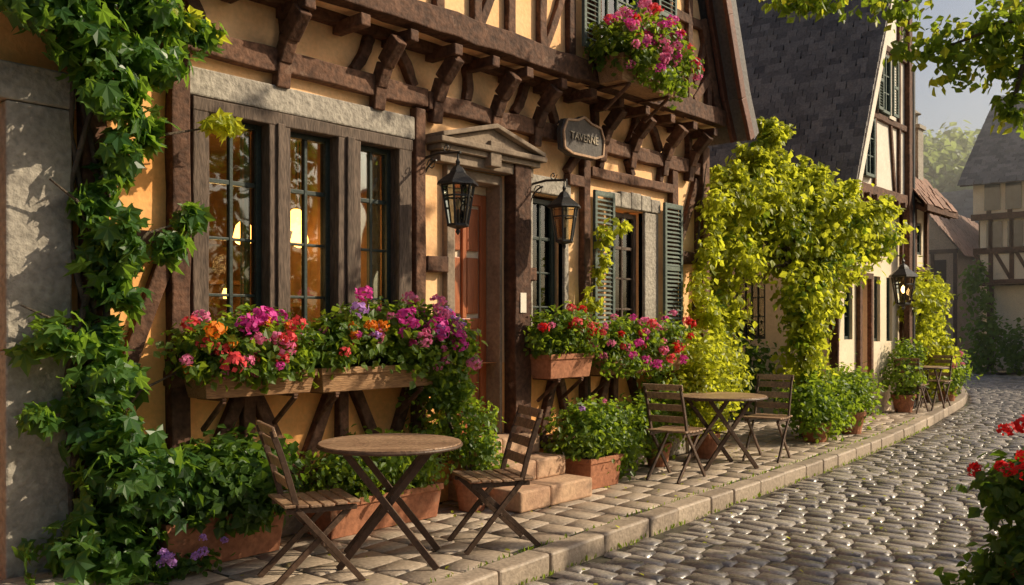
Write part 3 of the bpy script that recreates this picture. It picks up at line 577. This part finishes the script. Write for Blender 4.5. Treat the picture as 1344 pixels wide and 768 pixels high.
box_plant('shrub_planter',.55,1.05,-.48,0.002,.28,P3,1200,.055,L_MD,[(.5,-.6,.74,.04,4),(.7,-.7,.8,.03,1)],TERRA,depth=.36,zmin=.02,T=OVAL)
def pot_plant(name,x,y,pr,ph,blobs,dens,size,lm,heads=None,T=OVAL,potmat=TERRA,z0=0.002):
    e=empty(name,(x,y,z0)); a=Acc(); a.lathe((x,y,z0),[(pr*.68,0),(pr*.92,ph*.82),(pr*1.02,ph*.82),(pr*1.02,ph),(pr*.88,ph),(pr*.86,ph*.9),(.01,ph*.9)],20); a.obj('pot',potmat,e,smooth=False,bevel=.003)
    foliage('leaves',blobs,dens,size,lm,e,T,zmin=z0+.02,ymax=None if y<-2 else -.03)
    s=Acc()
    for i in range(7):
        b=random.choice(blobs); s.tube([(x,y,z0+ph*.9),((x+b[0])/2,(y+b[1])/2,(z0+ph+b[2])/2),(b[0],b[1],b[2])],[.012,.009,.005],5)
    s.obj('stems',BARK,e)
    if heads: flowers('flowers',heads,e)
pot_plant('potted_shrub',-.74,-.42,.15,.26,[(-.92,-.30,.75,.26,.22,.30),(-.70,-.34,.62,.24,.22,.25),(-1.0,-.26,1.0,.2,.18,.2),(-.62,-.42,.42,.2,.2,.16)],1100,.055,L_MD)
pot_plant('potted_shrub',2.2,-.32,.15,.25,[(1.9,-.3,.45,.3,.25,.3),(2.3,-.3,.6,.3,.26,.35),(1.55,-.32,.4,.25,.22,.25)],900,.06,L_MD)
pot_plant('potted_shrub',3.05,-.4,.17,.28,[(2.75,-.34,.75,.33,.28,.4),(3.15,-.36,.7,.35,.3,.45),(3.5,-.3,.95,.34,.3,.4),(2.9,-.4,1.15,.3,.28,.28)],850,.065,L_LT)
pot_plant('potted_shrub',5.25,-.75,.2,.25,[(5.1,-.7,.42,.40,.35,.30),(5.55,-.7,.5,.42,.38,.34),(5.35,-.85,.25,.4,.25,.2)],700,.07,L_MD)
pot_plant('potted_shrub',6.4,-.75,.22,.3,[(6.3,-.75,.55,.42,.35,.36),(6.7,-.6,.5,.4,.36,.36)],600,.07,L_MD)
pot_plant('geranium_pot',-.58,-4.45,.20,.34,[(-.58,-4.45,.36,.28,.28,.28),(-.60,-4.45,.62,.26,.26,.22),(-.58,-4.45,.12,.32,.32,.22)],1100,.075,L_DK,
   heads_on([(-.66,-4.42,.72,.22,.22,.20)],15,[2,2,2],(.05,.08),False),T=SERR,z0=-.105)
e=empty('violet_plant',(-3.25,-.55,0)); foliage('leaves',[(-3.35,-.5,.10,.25,.15,.10)],900,.05,L_DK,e,zmin=.01); flowers('flowers',heads_on([(-3.3,-.55,.16,.2,.1,.08)],9,[4],(.03,.045)),e)
# ---------------------------------------------------------------- climbing vine at left
e=empty('climbing_vine',(-3.6,-.2,0)); s=Acc()
for j in range(4):
    pts=[];x=-3.62+random.uniform(-.08,.08)
    for i in range(14):
        z=i*.29; pts.append((x+.10*math.sin(i*.8+j*1.7),-.12-.04*math.cos(i*.9+j),z))
    s.tube(pts,[.028-.0013*i for i in range(14)],7)
for (x1,z1) in((-3.1,2.15),(-4.1,1.6),(-3.2,1.2),(-2.95,2.75),(-4.1,3.2),(-3.1,3.3),(-3.95,2.3)):
    z0=z1-.4; s.tube([(-3.62,-.14,z0),((-3.62+x1)/2,-.22,(z0+z1)/2+.1),(x1,-.26,z1)],[.014,.010,.005],6)
s.obj('stems',BARK,e,smooth=True)
VB=[(-3.75,-.35,.20,.30,.2,.2),(-3.55,-.34,.50,.24,.2,.24),(-3.42,-.3,.62,.18,.18,.2),(-3.66,-.28,.85,.16,.16,.20),(-3.70,-.28,1.2,.13,.14,.18),(-3.98,-.30,1.42,.13,.12,.10),(-3.48,-.24,1.15,.12,.12,.12),(-3.60,-.26,1.55,.14,.14,.16),
 (-3.72,-.26,1.88,.11,.12,.14),(-3.25,-.22,1.98,.10,.1,.10),(-3.17,-.22,2.14,.08,.08,.10),(-3.66,-.26,2.22,.12,.12,.14),(-3.50,-.26,2.48,.11,.12,.12),(-3.65,-.28,2.80,.16,.16,.15),(-3.38,-.26,2.70,.09,.1,.09),
 (-3.42,-.30,3.08,.19,.16,.13),(-3.80,-.32,3.12,.20,.18,.14),(-4.08,-.34,3.25,.20,.18,.13),(-3.15,-.30,3.36,.18,.14,.10),(-3.55,-.36,3.45,.30,.22,.15),(-4.1,-.4,3.6,.4,.25,.2),(-4.05,-.28,1.0,.07,.08,.09),(-3.6,-.34,2.0,.10,.1,.25)]
foliage('leaves',VB,470,.108,L_VINE,e,VINE,sub=.40,droop=.75,up=.15,jit=.55,zmin=.02,ymax=-.08)
foliage('bright_leaves',[(-2.96,-.30,2.74,.09,.07,.06),(-3.1,-.3,3.38,.16,.12,.08)],300,.10,L_LT,e,VINE,sub=.4,droop=.6,up=.2)
e=empty('climbing_vine',(1.4,-.1,0)); s=Acc(); s.tube([(1.28,-.12,0),(1.25,-.12,1.5),(1.33,-.13,2.2),(1.5,-.14,2.55)],[.018,.014,.01,.005],6); s.tube([(3.3,-.12,0),(3.25,-.12,1.4),(3.42,-.12,2.6),(3.6,-.12,3.4)],[.03,.022,.015,.006],6); s.obj('stems',BARK,e)
foliage('leaves',[(1.32,-.18,2.1,.1,.08,.16),(1.5,-.18,2.42,.14,.08,.10),(1.25,-.18,1.75,.1,.08,.12),(3.3,-.22,1.9,.18,.14,.25),(3.45,-.22,2.4,.16,.14,.25),(3.6,-.25,2.9,.2,.16,.25),(3.35,-.25,1.45,.2,.16,.22),(1.7,-.2,2.5,.08,.06,.06)],650,.075,L_LT,e,SERR,sub=.3,droop=.5,ymax=-.08)
# ---------------------------------------------------------------- arbour tree (yellow green)
e=empty('laburnum_tree',(5.6,-.5,0)); s=Acc()
for j in range(3):
    s.tube([(5.55+.07*j,-.5+.05*j,0),(5.6+.1*math.cos(j*2),-.5,.9),(5.5+.15*j,-.45,1.7),(5.3+.45*j,-.3-.1*j,2.5)],[.06,.05,.045,.03],8)
for p in((4.4,.1,2.8),(4.9,-.1,3.3),(5.3,-.2,3.8),(6.2,-.5,3.2),(6.9,-.7,2.9),(7.4,-.75,2.7),(6.6,-.2,2.3),(4.9,-.3,2.2)):
    s.tube([(5.55,-.45,1.9),((5.55+p[0])/2,(p[1]-.45)/2,(2.1+p[2])/2+.15),p],[.035,.02,.006],6)
s.obj('trunk',BARK,e,smooth=True)
LB=[(4.25,.1,2.75,.45,.4,.45),(4.7,0,3.05,.45,.4,.4),(5.1,-.1,3.2,.45,.4,.42),(5.15,-.15,3.65,.22,.2,.35),(5.55,-.25,3.1,.5,.45,.4),(6.0,-.35,3.0,.5,.45,.42),(6.5,-.5,2.95,.5,.45,.4),(7.0,-.6,2.85,.45,.4,.4),(7.35,-.7,2.75,.36,.34,.32),
    (5.3,-.2,2.6,.45,.4,.35),(5.9,-.4,2.45,.45,.4,.35),(6.5,-.55,2.35,.4,.35,.32),(4.6,0,2.3,.35,.3,.35),(5.45,-.45,1.95,.35,.3,.35),(5.7,-.5,1.5,.28,.26,.35),(5.4,-.5,1.05,.26,.25,.3),(5.75,-.45,.8,.25,.25,.25),(4.35,.1,1.8,.28,.25,.35),(4.3,.1,1.3,.3,.28,.35),(6.1,-.55,1.9,.22,.22,.3)]
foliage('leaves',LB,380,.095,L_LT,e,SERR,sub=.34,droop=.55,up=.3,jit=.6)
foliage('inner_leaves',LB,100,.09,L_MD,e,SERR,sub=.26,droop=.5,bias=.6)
SP=[]
for i in range(70):
    b=random.choice(LB[:9]); d=Vector((random.gauss(0,1),random.gauss(0,.6),abs(random.gauss(0,1)))).normalized()
    for k in np.linspace(.8,1.7,6): SP.append((b[0]+d.x*b[3]*k,b[1]+d.y*b[4]*k,b[2]+d.z*b[5]*k-.05*(k-.8)**2,.05))
foliage('sprays',SP,800,.08,L_LT,e,SERR,sub=.5,droop=.5)
e=empty('background_shrub',(5,2,0)); foliage('leaves',[(4.4,1.2,.8,.6,.6,.7),(5.2,1.6,.9,.7,.6,.8),(6.2,1.7,.8,.8,.6,.8),(7.2,1.4,.7,.5,.6,.6),(4.3,1.0,1.9,.5,.5,.6)],350,.09,L_DK,e,SERR)
# ---------------------------------------------------------------- HOUSE 2
H2=empty('gabled_house',(9.3,4,0)); a=Acc()
wall(a,7.9,10.7,0,3.6,0,.25,[(8.75,9.15,0.1,2.2),(9.45,9.75,1.2,2.3),(10.05,10.35,1.2,2.3),(8.15,8.5,1.25,2.3)])
wall(a,0,9,0,4.0,7.9,.25,[(1.2,1.75,1.25,2.3)],axis='x')
a.add([(10.7,0,0),(10.7,9,0),(10.7,9,9.9),(10.7,0,9.9)],[(0,1,2,3)])
a.add([(7.9,9,0),(10.7,9,0),(10.7,9,9.9),(7.9,9,4)],[(0,1,2,3)])
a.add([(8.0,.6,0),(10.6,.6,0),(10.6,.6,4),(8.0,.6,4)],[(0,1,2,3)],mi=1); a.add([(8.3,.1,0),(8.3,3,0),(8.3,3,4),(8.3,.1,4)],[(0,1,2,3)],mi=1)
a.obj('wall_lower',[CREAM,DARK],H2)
a=Acc(); gy=-.14
a.add([(7.9,gy,3.6),(10.7,gy,3.6),(10.7,gy,9.9),(10.55,gy,9.9),(7.9,gy,4.1)],[(0,1,2,3,4)]); a.add([(7.9,gy,3.6),(10.7,gy,3.6),(10.7,0,3.6),(7.9,0,3.6)],[(0,1,2,3)]); a.obj('gable_wall',WHITEP,H2)
O=(7.42,-.42,3.42); Bv=(3.2,0,6.75)
tiles('roof_slates',O,(0,9.6,0),Bv,H2,SLATE,.18,.135,.024)
a=Acc(); 
V=[(7.45,-.42,3.38),(7.45,9.2,3.38),(10.65,9.2,10.13),(10.65,-.42,10.13)]
a.add([(x,y,z) for x,y,z in V]+[(x+.05,y,z-.08) for x,y,z in V],[(0,1,2,3),(7,6,5,4),(0,3,7,4),(0,4,5,1)]); a.obj('roof_deck',TIMBER,H2)
t=Acc()
def hb2(x0,x1,z,w=.13,y=gy-.02): t.bar((x0,y,z),(x1,y,z),w,.07,wob=.005)
hb2(7.9,10.7,3.66,.16,gy-.03); hb2(8.35,10.7,4.9,.10); hb2(8.9,10.7,6.1,.10); hb2(9.5,10.7,7.4,.10)
for x in(8.0,8.42,9.02,10.2): t.bar((x,gy-.018,3.75),(x,gy-.018,min(4.1+(x-7.9)*2.15,9.5)),.08,.06,wob=.005)
t.bar((10.62,gy-.04,0),(10.62,gy-.04,9.9),.16,.10,wob=.005)
for x in(8.05,9.8): t.bar((x+.2,gy-.016,3.75),(x-.02 if x>8.5 else x+.42,gy-.016,4.85),.08,.05,wob=.004)
for (p,q) in(((9.1,4.95),(9.6,6.05)),((10.15,6.15),(10.6,7.3))): t.bar((p[0],gy-.016,p[1]),(q[0],gy-.016,q[1]),.08,.05,wob=.004)
t.bar((7.55,gy-.27,3.4),(10.6,gy-.27,9.85),.14,.05,mi=1)
t.bar((8.7,-.03,0),(8.7,-.03,2.3),.10,.08);t.bar((9.2,-.03,0),(9.2,-.03,2.3),.10,.08);t.bar((8.65,-.032,2.28),(9.25,-.032,2.28),.1,.08)
x=7.95
while x<10.7: t.bar((x,.0,3.55),(x,gy-.1,3.55),.09,.09,up=(0,0,1)); x+=.34
for y in np.arange(.2,3,.5): t.bar((7.9,y,3.75),(7.55,y,3.6),.07,.07,up=(0,0,1))
t.bar((7.88,0,3.0),(7.88,3,3.0),.12,.06,up=(-1,0,0),wob=.004); t.bar((7.88,.05,0),(7.88,.05,3.9),.14,.06,up=(-1,0,0),wob=.004); t.bar((7.88,2.1,0),(7.88,2.1,3.9),.12,.06,up=(-1,0,0),wob=.004)
t.obj('timber_frame',[TIMBER,WHITEP],H2,bevel=.008)
window(H2,8.15,8.5,1.25,2.3,.08,2,3,name='w1');window(H2,9.45,9.75,1.2,2.3,.08,2,3,name='w2');window(H2,10.05,10.35,1.2,2.3,.08,2,3,name='w3')
window(H2,1.2,1.75,1.25,2.3,7.98,4,3,name='w4',axis='x')
for x in(8.47,9.2): 
    z0,z1=(4.98,5.95) if x>9 else (3.85,4.80)
    k=Acc(); k.box(x,x+.42,gy-.03,gy-.012,z0,z1); k.obj('upper_window_dark_panel',DARK,H2); window(H2,x,x+.42,z0,z1,gy-.06,2,3,name='upper_window',fm=SHUT)  # dark panel on the wall face stands in for the unlit room behind
sh=Acc(); shutter(sh,8.95,9.18,4.98,5.95,gy-.09); shutter(sh,9.64,9.9,4.98,5.95,gy-.09); sh.obj('shutters',SHUT,H2)
d=Acc(); d.box(8.75,9.15,.1,.14,.1,2.2); d.obj('door',DOORW,H2)
g=Acc(); g.tube([(7.5,-.3,3.42),(7.5,9,3.42)],[.06,.06],8); g.tube([(10.78,-.2,0),(10.78,-.2,6)],[.05,.05],8); g.obj('gutter',IRON,H2)
lantern(8.6,2.02,.75,0,True,1.5)
# ---------------------------------------------------------------- HOUSE 3
H3=empty('tiled_roof_house',(11.6,3,0)); a=Acc(); wall(a,10.8,12.4,0,3.9,.05,.25,[(11.1,11.45,1.1,2.2),(11.8,12.15,1.1,2.2),(11.1,11.4,2.8,3.4),(11.8,12.1,2.8,3.4)])
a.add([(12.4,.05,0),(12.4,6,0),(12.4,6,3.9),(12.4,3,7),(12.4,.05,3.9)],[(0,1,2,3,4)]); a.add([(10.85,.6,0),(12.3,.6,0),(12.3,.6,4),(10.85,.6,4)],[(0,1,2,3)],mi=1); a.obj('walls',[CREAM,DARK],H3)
for x0,x1,z0,z1 in((11.1,11.45,1.1,2.2),(11.8,12.15,1.1,2.2),(11.1,11.4,2.8,3.4),(11.8,12.1,2.8,3.4)): window(H3,x0,x1,z0,z1,.1,2,3)
tiles('roof_tiles',(10.75,-.42,3.6),(1.85,0,0),(0,3.4,3.9),H3,REDTILE,.17,.14); tiles('roof_tiles_back',(10.75,6.4,3.6),(1.85,0,0),(0,-3.4,3.9),H3,REDTILE,.2,.2)
a=Acc(); a.add([(10.75,-.42,3.56),(12.6,-.42,3.56),(12.6,2.98,7.46),(10.75,2.98,7.46),(10.75,6.4,3.56),(12.6,6.4,3.56)],[(0,1,2,3),(3,2,5,4)]); a.bar((10.75,-.44,3.55),(12.6,-.44,3.55),.12,.05)
x=10.85
while x<12.5: a.bar((x,.05,3.75),(x,-.4,3.5),.08,.08,up=(0,0,1)); x+=.3
for x in(10.9,11.6,12.3): a.bar((x,.02,0),(x,.02,3.8),.11,.06,wob=.004)
a.bar((10.8,.015,2.5),(12.4,.015,2.5),.13,.06,wob=.004); a.obj('timber',TIMBER,H3)
c=Acc(); c.box(11.75,12.05,.0,.3,4.2,5.15); c.box(11.71,12.09,-.04,.34,5.15,5.22); c.lathe((11.9,.15,5.22),[(.1,0),(.1,.2),(.16,.22),(.02,.34)],10); c.obj('chimney',STONE,H3)
e=empty('climbing_shrub',(11.4,-.2,0)); s=Acc(); s.tube([(11.3,-.1,0),(11.35,-.15,1.2),(11.2,-.2,2.1)],[.04,.03,.01],6); s.obj('stem',BARK,e)
foliage('leaves',[(11.0,-.15,1.9,.35,.3,.45),(11.5,-.2,2.05,.4,.3,.45),(12.0,-.2,1.8,.4,.3,.45),(11.3,-.2,1.2,.3,.25,.4),(11.9,-.2,1.0,.35,.3,.5),(12.4,-.1,.7,.4,.3,.5),(12.6,.1,1.4,.3,.3,.4)],330,.10,L_LT,e,SERR)
pot_plant('potted_shrub',10.0,-.3,.2,.3,[(9.9,-.3,.6,.35,.3,.35),(10.2,-.3,.9,.25,.25,.35)],500,.08,L_MD)
pot_plant('potted_shrub',12.8,-.2,.2,.3,[(12.7,-.2,.6,.5,.35,.4),(13.3,0,.5,.4,.35,.4)],400,.09,L_MD,heads_on([(12.7,-.2,.6,.45,.3,.35)],9,[1,0],(.05,.08)))
e=empty('hedge_shrubs',(17,2,0)); foliage('leaves',[(14.2,1.0,.9,.8,.6,.9),(15.6,1.7,.9,.9,.7,1.0),(17,2.3,.8,1,.8,.9),(19,3.4,1.0,1,.8,1.1),(20.5,4.4,1.2,1,.8,1.4)],150,.15,L_MD,e,SERR)
# ---------------------------------------------------------------- RIGHT far house
H4=empty('half_timbered_house',(30,-2,0)); a=Acc(); X=27.
wall(a,-8,2.6,0,2.8,X+.3,.3,[(-1.4,-.6,.9,2.2),(.6,1.3,.9,2.2)],axis='x'); wall(a,-8,2.75,2.8,5.0,X,.3,[],axis='x'); wall(a,-8,2.9,5.0,6.3,X-.25,.3,[],axis='x')
a.add([(X-.25,-8,2.8),(X-.25,2.9,2.8),(X+.3,2.9,2.8),(X+.3,-8,2.8)],[(0,1,2,3)])
a.add([(X+.1,2.8,0),(35,2.8,0),(35,2.8,6.3),(31,2.8,9.6),(X,2.8,6.3)],[(0,1,2,3,4)])
a.obj('walls',CREAM,H4)
t=Acc()
for z,xx in((2.85,X-.02),(5.0,X-.28),(6.25,X-.28),(3.9,X-.02)): t.bar((xx,-8,z),(xx,2.95,z),.2,.1,up=(-1,0,0))
for y in np.arange(-7.5,2.9,.62):
    t.bar((X-.02,y,2.9),(X-.02,y,5),.13,.08,up=(-1,0,0)); t.bar((X-.27,y,5),(X-.27,y,6.3),.13,.08,up=(-1,0,0)); t.bar((X-.01,y,2.9),(X-.01,y+.5,3.85),.1,.06,up=(-1,0,0))
t.bar((X+.28,2.5,0),(X+.28,2.5,2.8),.2,.1,up=(-1,0,0)); t.obj('timber_frame',TIMBER,H4)
w_=Acc()
for z0,z1,xx in((3.95,4.85,X-.06),(5.2,6.1,X-.32)):
    for y in(2.0,1.38,.14,-.48,-1.7,-2.3,-4): w_.box(xx,xx+.03,y+.08,y+.54,z0,z1)
for y in(-1.4,.6): w_.box(X+.38,X+.42,y,y+.75,.9,2.2)
w_.obj('window_panes',surf('dark_pane',(.03,.035,.04),(.06,.07,.08),3,.15,0,9,.3,spec=.8),H4)
tiles('roof_slates',(X-.75,-8.3,6.05),(0,11.5,0),(4.75,0,3.7),H4,SLATE,.25,.2); tiles('roof_slates_back',(X+8.5,-8.3,6.05),(0,11.5,0),(-4.5,0,3.7),H4,SLATE,.3,.3)
a=Acc(); a.add([(X-.7,-8.3,6.0),(X-.7,3.2,6.0),(X+4,3.2,9.7),(X+4,-8.3,9.7)],[(0,1,2,3)]); a.obj('roof_deck',TIMBER,H4)
e=empty('street_shrubs',(26,0,0)); foliage('leaves',[(26,2.3,.9,.5,.6,1.0),(25.9,1.2,.7,.5,.7,.8),(25.8,0,1.0,.6,.8,1.2),(26.2,2.6,2.6,.3,.4,.9),(25.7,-1.5,1.1,.7,.9,1.3),(25.4,-3,1.2,.8,.9,1.3)],130,.16,L_MD,e,SERR)
def simple_house(name,x,y0,y1,dep,ze,zr,wm,rm,ridge='x'):
    h=empty(name,(x,(y0+y1)/2,0)); a=Acc(); ym=(y0+y1)/2
    if ridge=='x':
        a.add([(x,y0,-.2),(x,y1,-.2),(x,y1,ze),(x,ym,zr),(x,y0,ze),(x+dep,y0,-.2),(x+dep,y1,-.2),(x+dep,y1,ze),(x+dep,ym,zr),(x+dep,y0,ze)],[(0,1,2,3,4),(9,8,7,6,5),(0,4,9,5),(1,6,7,2)])
        tiles('roof',(x-.3,y0-.3,ze-.25),(dep+.6,0,0),(0,ym-y0+.3,zr-ze+.25),h,rm,.3,.22);tiles('roof_far',(x-.3,y1+.3,ze-.25),(dep+.6,0,0),(0,ym-y1-.3,zr-ze+.25),h,rm,.3,.22)
    else:
        xm=x+dep/2
        a.add([(x,y0,-.2),(x,y1,-.2),(x,y1,ze),(x,y0,ze),(x+dep,y0,-.2),(x+dep,y1,-.2),(x+dep,y1,ze),(x+dep,y0,ze),(xm,y0,zr),(xm,y1,zr)],[(0,1,2,3),(7,6,5,4),(0,3,8,7,4),(1,5,6,9,2)])
        tiles('roof',(x-.4,y0-.3,ze-.3),(0,y1-y0+.6,0),(dep/2+.4,0,zr-ze+.3),h,rm,.3,.22); tiles('roof_far',(x+dep+.4,y0-.3,ze-.3),(0,y1-y0+.6,0),(-dep/2-.4,0,zr-ze+.3),h,rm,.3,.22)
    a.obj('walls',wm,h); t=Acc(); w_=Acc()
    for y in np.arange(y0+.1,y1,.9): t.bar((x-.02,y,0),(x-.02,y,ze),.14,.08,up=(-1,0,0))
    for z in(2.6,ze-.05): t.bar((x-.025,y0,z),(x-.025,y1,z),.18,.08,up=(-1,0,0))
    for z in(1.0,3.2,5.4):
        if z+1<ze:
            for y in np.arange(y0+.45,y1-.5,.9): w_.box(x-.03,x-.01,y,y+.5,z,z+1)
    t.obj('timber',TIMBER,h); w_.obj('panes',DARK,h)
OCH=surf('plaster_brown',(.42,.28,.18),(.54,.40,.27),2,.9,.2,20,0)
simple_house('village_house',35,5.6,8.6,8,4.6,6.6,OCH,REDTILE,'x'); simple_house('village_house',43,4.0,10.5,7,5.8,8.6,CREAM,SLATE,'y'); simple_house('village_house',38,-12,3.6,8,7,11,CREAM,SLATE,'y')
e=empty('distant_trees',(60,14,0)); TB=[]
for (x,y,z,r) in((58,11.5,10,4.4),(62,15.5,11,4.8),(56,16,9,4.4),(66,9,10,5),(70,20,10,6),(60,4,8,4),(75,2,9,6)):
    for k in range(11):
        d=Vector((random.gauss(0,1),random.gauss(0,1),random.gauss(0,1))).normalized()*r*.6; TB.append((x+d.x,y+d.y,z+d.z,r*.45))
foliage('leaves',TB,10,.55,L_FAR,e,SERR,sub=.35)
s=Acc()
for (x,y) in((58,11.5),(62,15.5),(56,16),(66,9),(70,20),(60,4),(75,2)): s.tube([(x,y,-.2),(x+.2,y,4),(x,y,8)],[.4,.3,.15],8)
s.obj('trunks',BARK,e)
m,nt,b=newmat('haze'); nt.nodes.remove(b); vs=nt.nodes.new('ShaderNodeVolumeScatter'); vs.inputs['Density'].default_value=.008; vs.inputs['Anisotropy'].default_value=.45; vs.inputs['Color'].default_value=(1,.93,.80,1)
nt.links.new(vs.outputs[0],nt.nodes['Material Output'].inputs['Volume'])
a=Acc(); a.box(19,95,-12,45,-.2,17); a.obj('morning_haze',m)
# ---------------------------------------------------------------- opposite side of the street
gw=empty('unseen_garden_wall',(4,-11,0)); a=Acc()  # unseen wall, added with the trees to darken the window reflections
for x in np.arange(-10,18,.62):
    for j in range(4): a.box(x+(j%2)*.3,x+(j%2)*.3+.605,-11.2+random.uniform(-.01,.01),-10.9+random.uniform(-.01,.01),-.25+j*.37,-.25+j*.37+.355)
a.box(-10,18.5,-11.25,-10.85,1.235,1.32); a.obj('stones',STONE,gw,bevel=.01)
e=empty('unseen_tree_row',(2,-12.5,0)); TB=[];s=Acc()  # unseen trees, added for dark window reflections and shade on the near road
for x in np.arange(-8,7.5,2.4):
    s.tube([(x,-12.6,-.25),(x+.1,-12.6,2.5),(x,-12.5,5.5)],[.16,.12,.05],8)
    for k in range(6): TB.append((x+random.uniform(-1.1,1.1),-12.5+random.uniform(-.6,.6),2.0+k*.80+random.uniform(-.3,.3),1.15,.8,.85))
s.obj('trunks',BARK,e); foliage('leaves',TB,16,.30,L_DK,e,SERR,sub=.38)
# ---------------------------------------------------------------- street tree overhead (right)
e=empty('street_tree',(5.0,-7.9,0)); s=Acc()
s.tube([(5.4,-8.2,-.2),(5.4,-8.15,1),(5.3,-8.0,2.5),(5.3,-7.8,4.2),(5.4,-7.6,5.8),(5.6,-7.6,7.2)],[.24,.18,.15,.12,.09,.05],12)
for P_ in([(5.3,-7.9,3.6),(4.4,-6.2,4.6),(3.2,-4.5,4.7),(2.5,-3.85,4.1),(1.9,-3.2,3.75)],[(3.2,-4.5,4.7),(2.2,-3.4,4.6),(1.5,-2.8,4.3),(1.0,-2.3,4.2)],[(5.3,-7.8,4.2),(6.4,-6,5.8),(7.2,-4.8,6.6)],[(5.3,-7.8,4.4),(4.2,-6.0,5.9),(3.4,-4.4,6.6)],[(5.4,-7.6,5.4),(7.2,-8.6,6.2),(8.2,-9.8,6.6)],[(5.3,-7.8,4.8),(4.2,-8.4,6.0),(3.4,-8.8,6.4)],[(2.5,-3.85,4.1),(2.35,-3.75,3.7),(2.25,-3.65,3.2)]):
    s.tube(P_,list(np.linspace(.045,.01,len(P_))),7)
s.obj('trunk',BARK,e,smooth=True)
CB=[(2.35,-3.72,3.70,.28,.26,.22),(2.1,-3.45,3.80,.26,.24,.2),(2.25,-3.6,4.05,.35,.3,.2),(1.85,-3.15,3.90,.22,.2,.18),(1.6,-2.9,4.08,.22,.2,.15),(1.3,-2.55,4.15,.22,.2,.12),(1.05,-2.3,4.2,.2,.2,.10),(2.4,-3.72,3.42,.16,.15,.16),(2.3,-3.65,3.22,.11,.11,.14),(2.0,-3.3,3.60,.16,.15,.14),(1.75,-3.0,3.72,.10,.1,.12),(2.6,-3.9,4.0,.3,.3,.3),(2.55,-3.9,3.6,.2,.2,.2)]
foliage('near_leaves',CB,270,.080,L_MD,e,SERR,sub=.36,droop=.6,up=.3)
foliage('backlit_tint_leaves',CB,60,.080,L_LT,e,SERR,sub=.42,droop=.6,up=.3)  # same clumps again in yellower leaves, a backlit look put into the colour
CB2=[]
for i in range(8):
    rr=random.uniform(.20,.32); CB2.append((random.uniform(2.0,8),random.uniform(-5.4,-3.6),random.uniform(6.3,7.4),rr,rr,rr*.6))
for i in range(4):
    rr=random.uniform(.35,.5); CB2.append((random.uniform(3.0,5.0),random.uniform(-9.0,-7.5),random.uniform(6.0,7.6),rr,rr,rr*.6))
for i in range(6):
    rr=random.uniform(.35,.5); CB2.append((random.uniform(6.0,9.0),random.uniform(-11.6,-10.0),random.uniform(6.0,7.2),rr,rr,rr*.6))
foliage('canopy',CB2,36,.13,L_MD,e,SERR,sub=.5,bias=.4)
print('done')
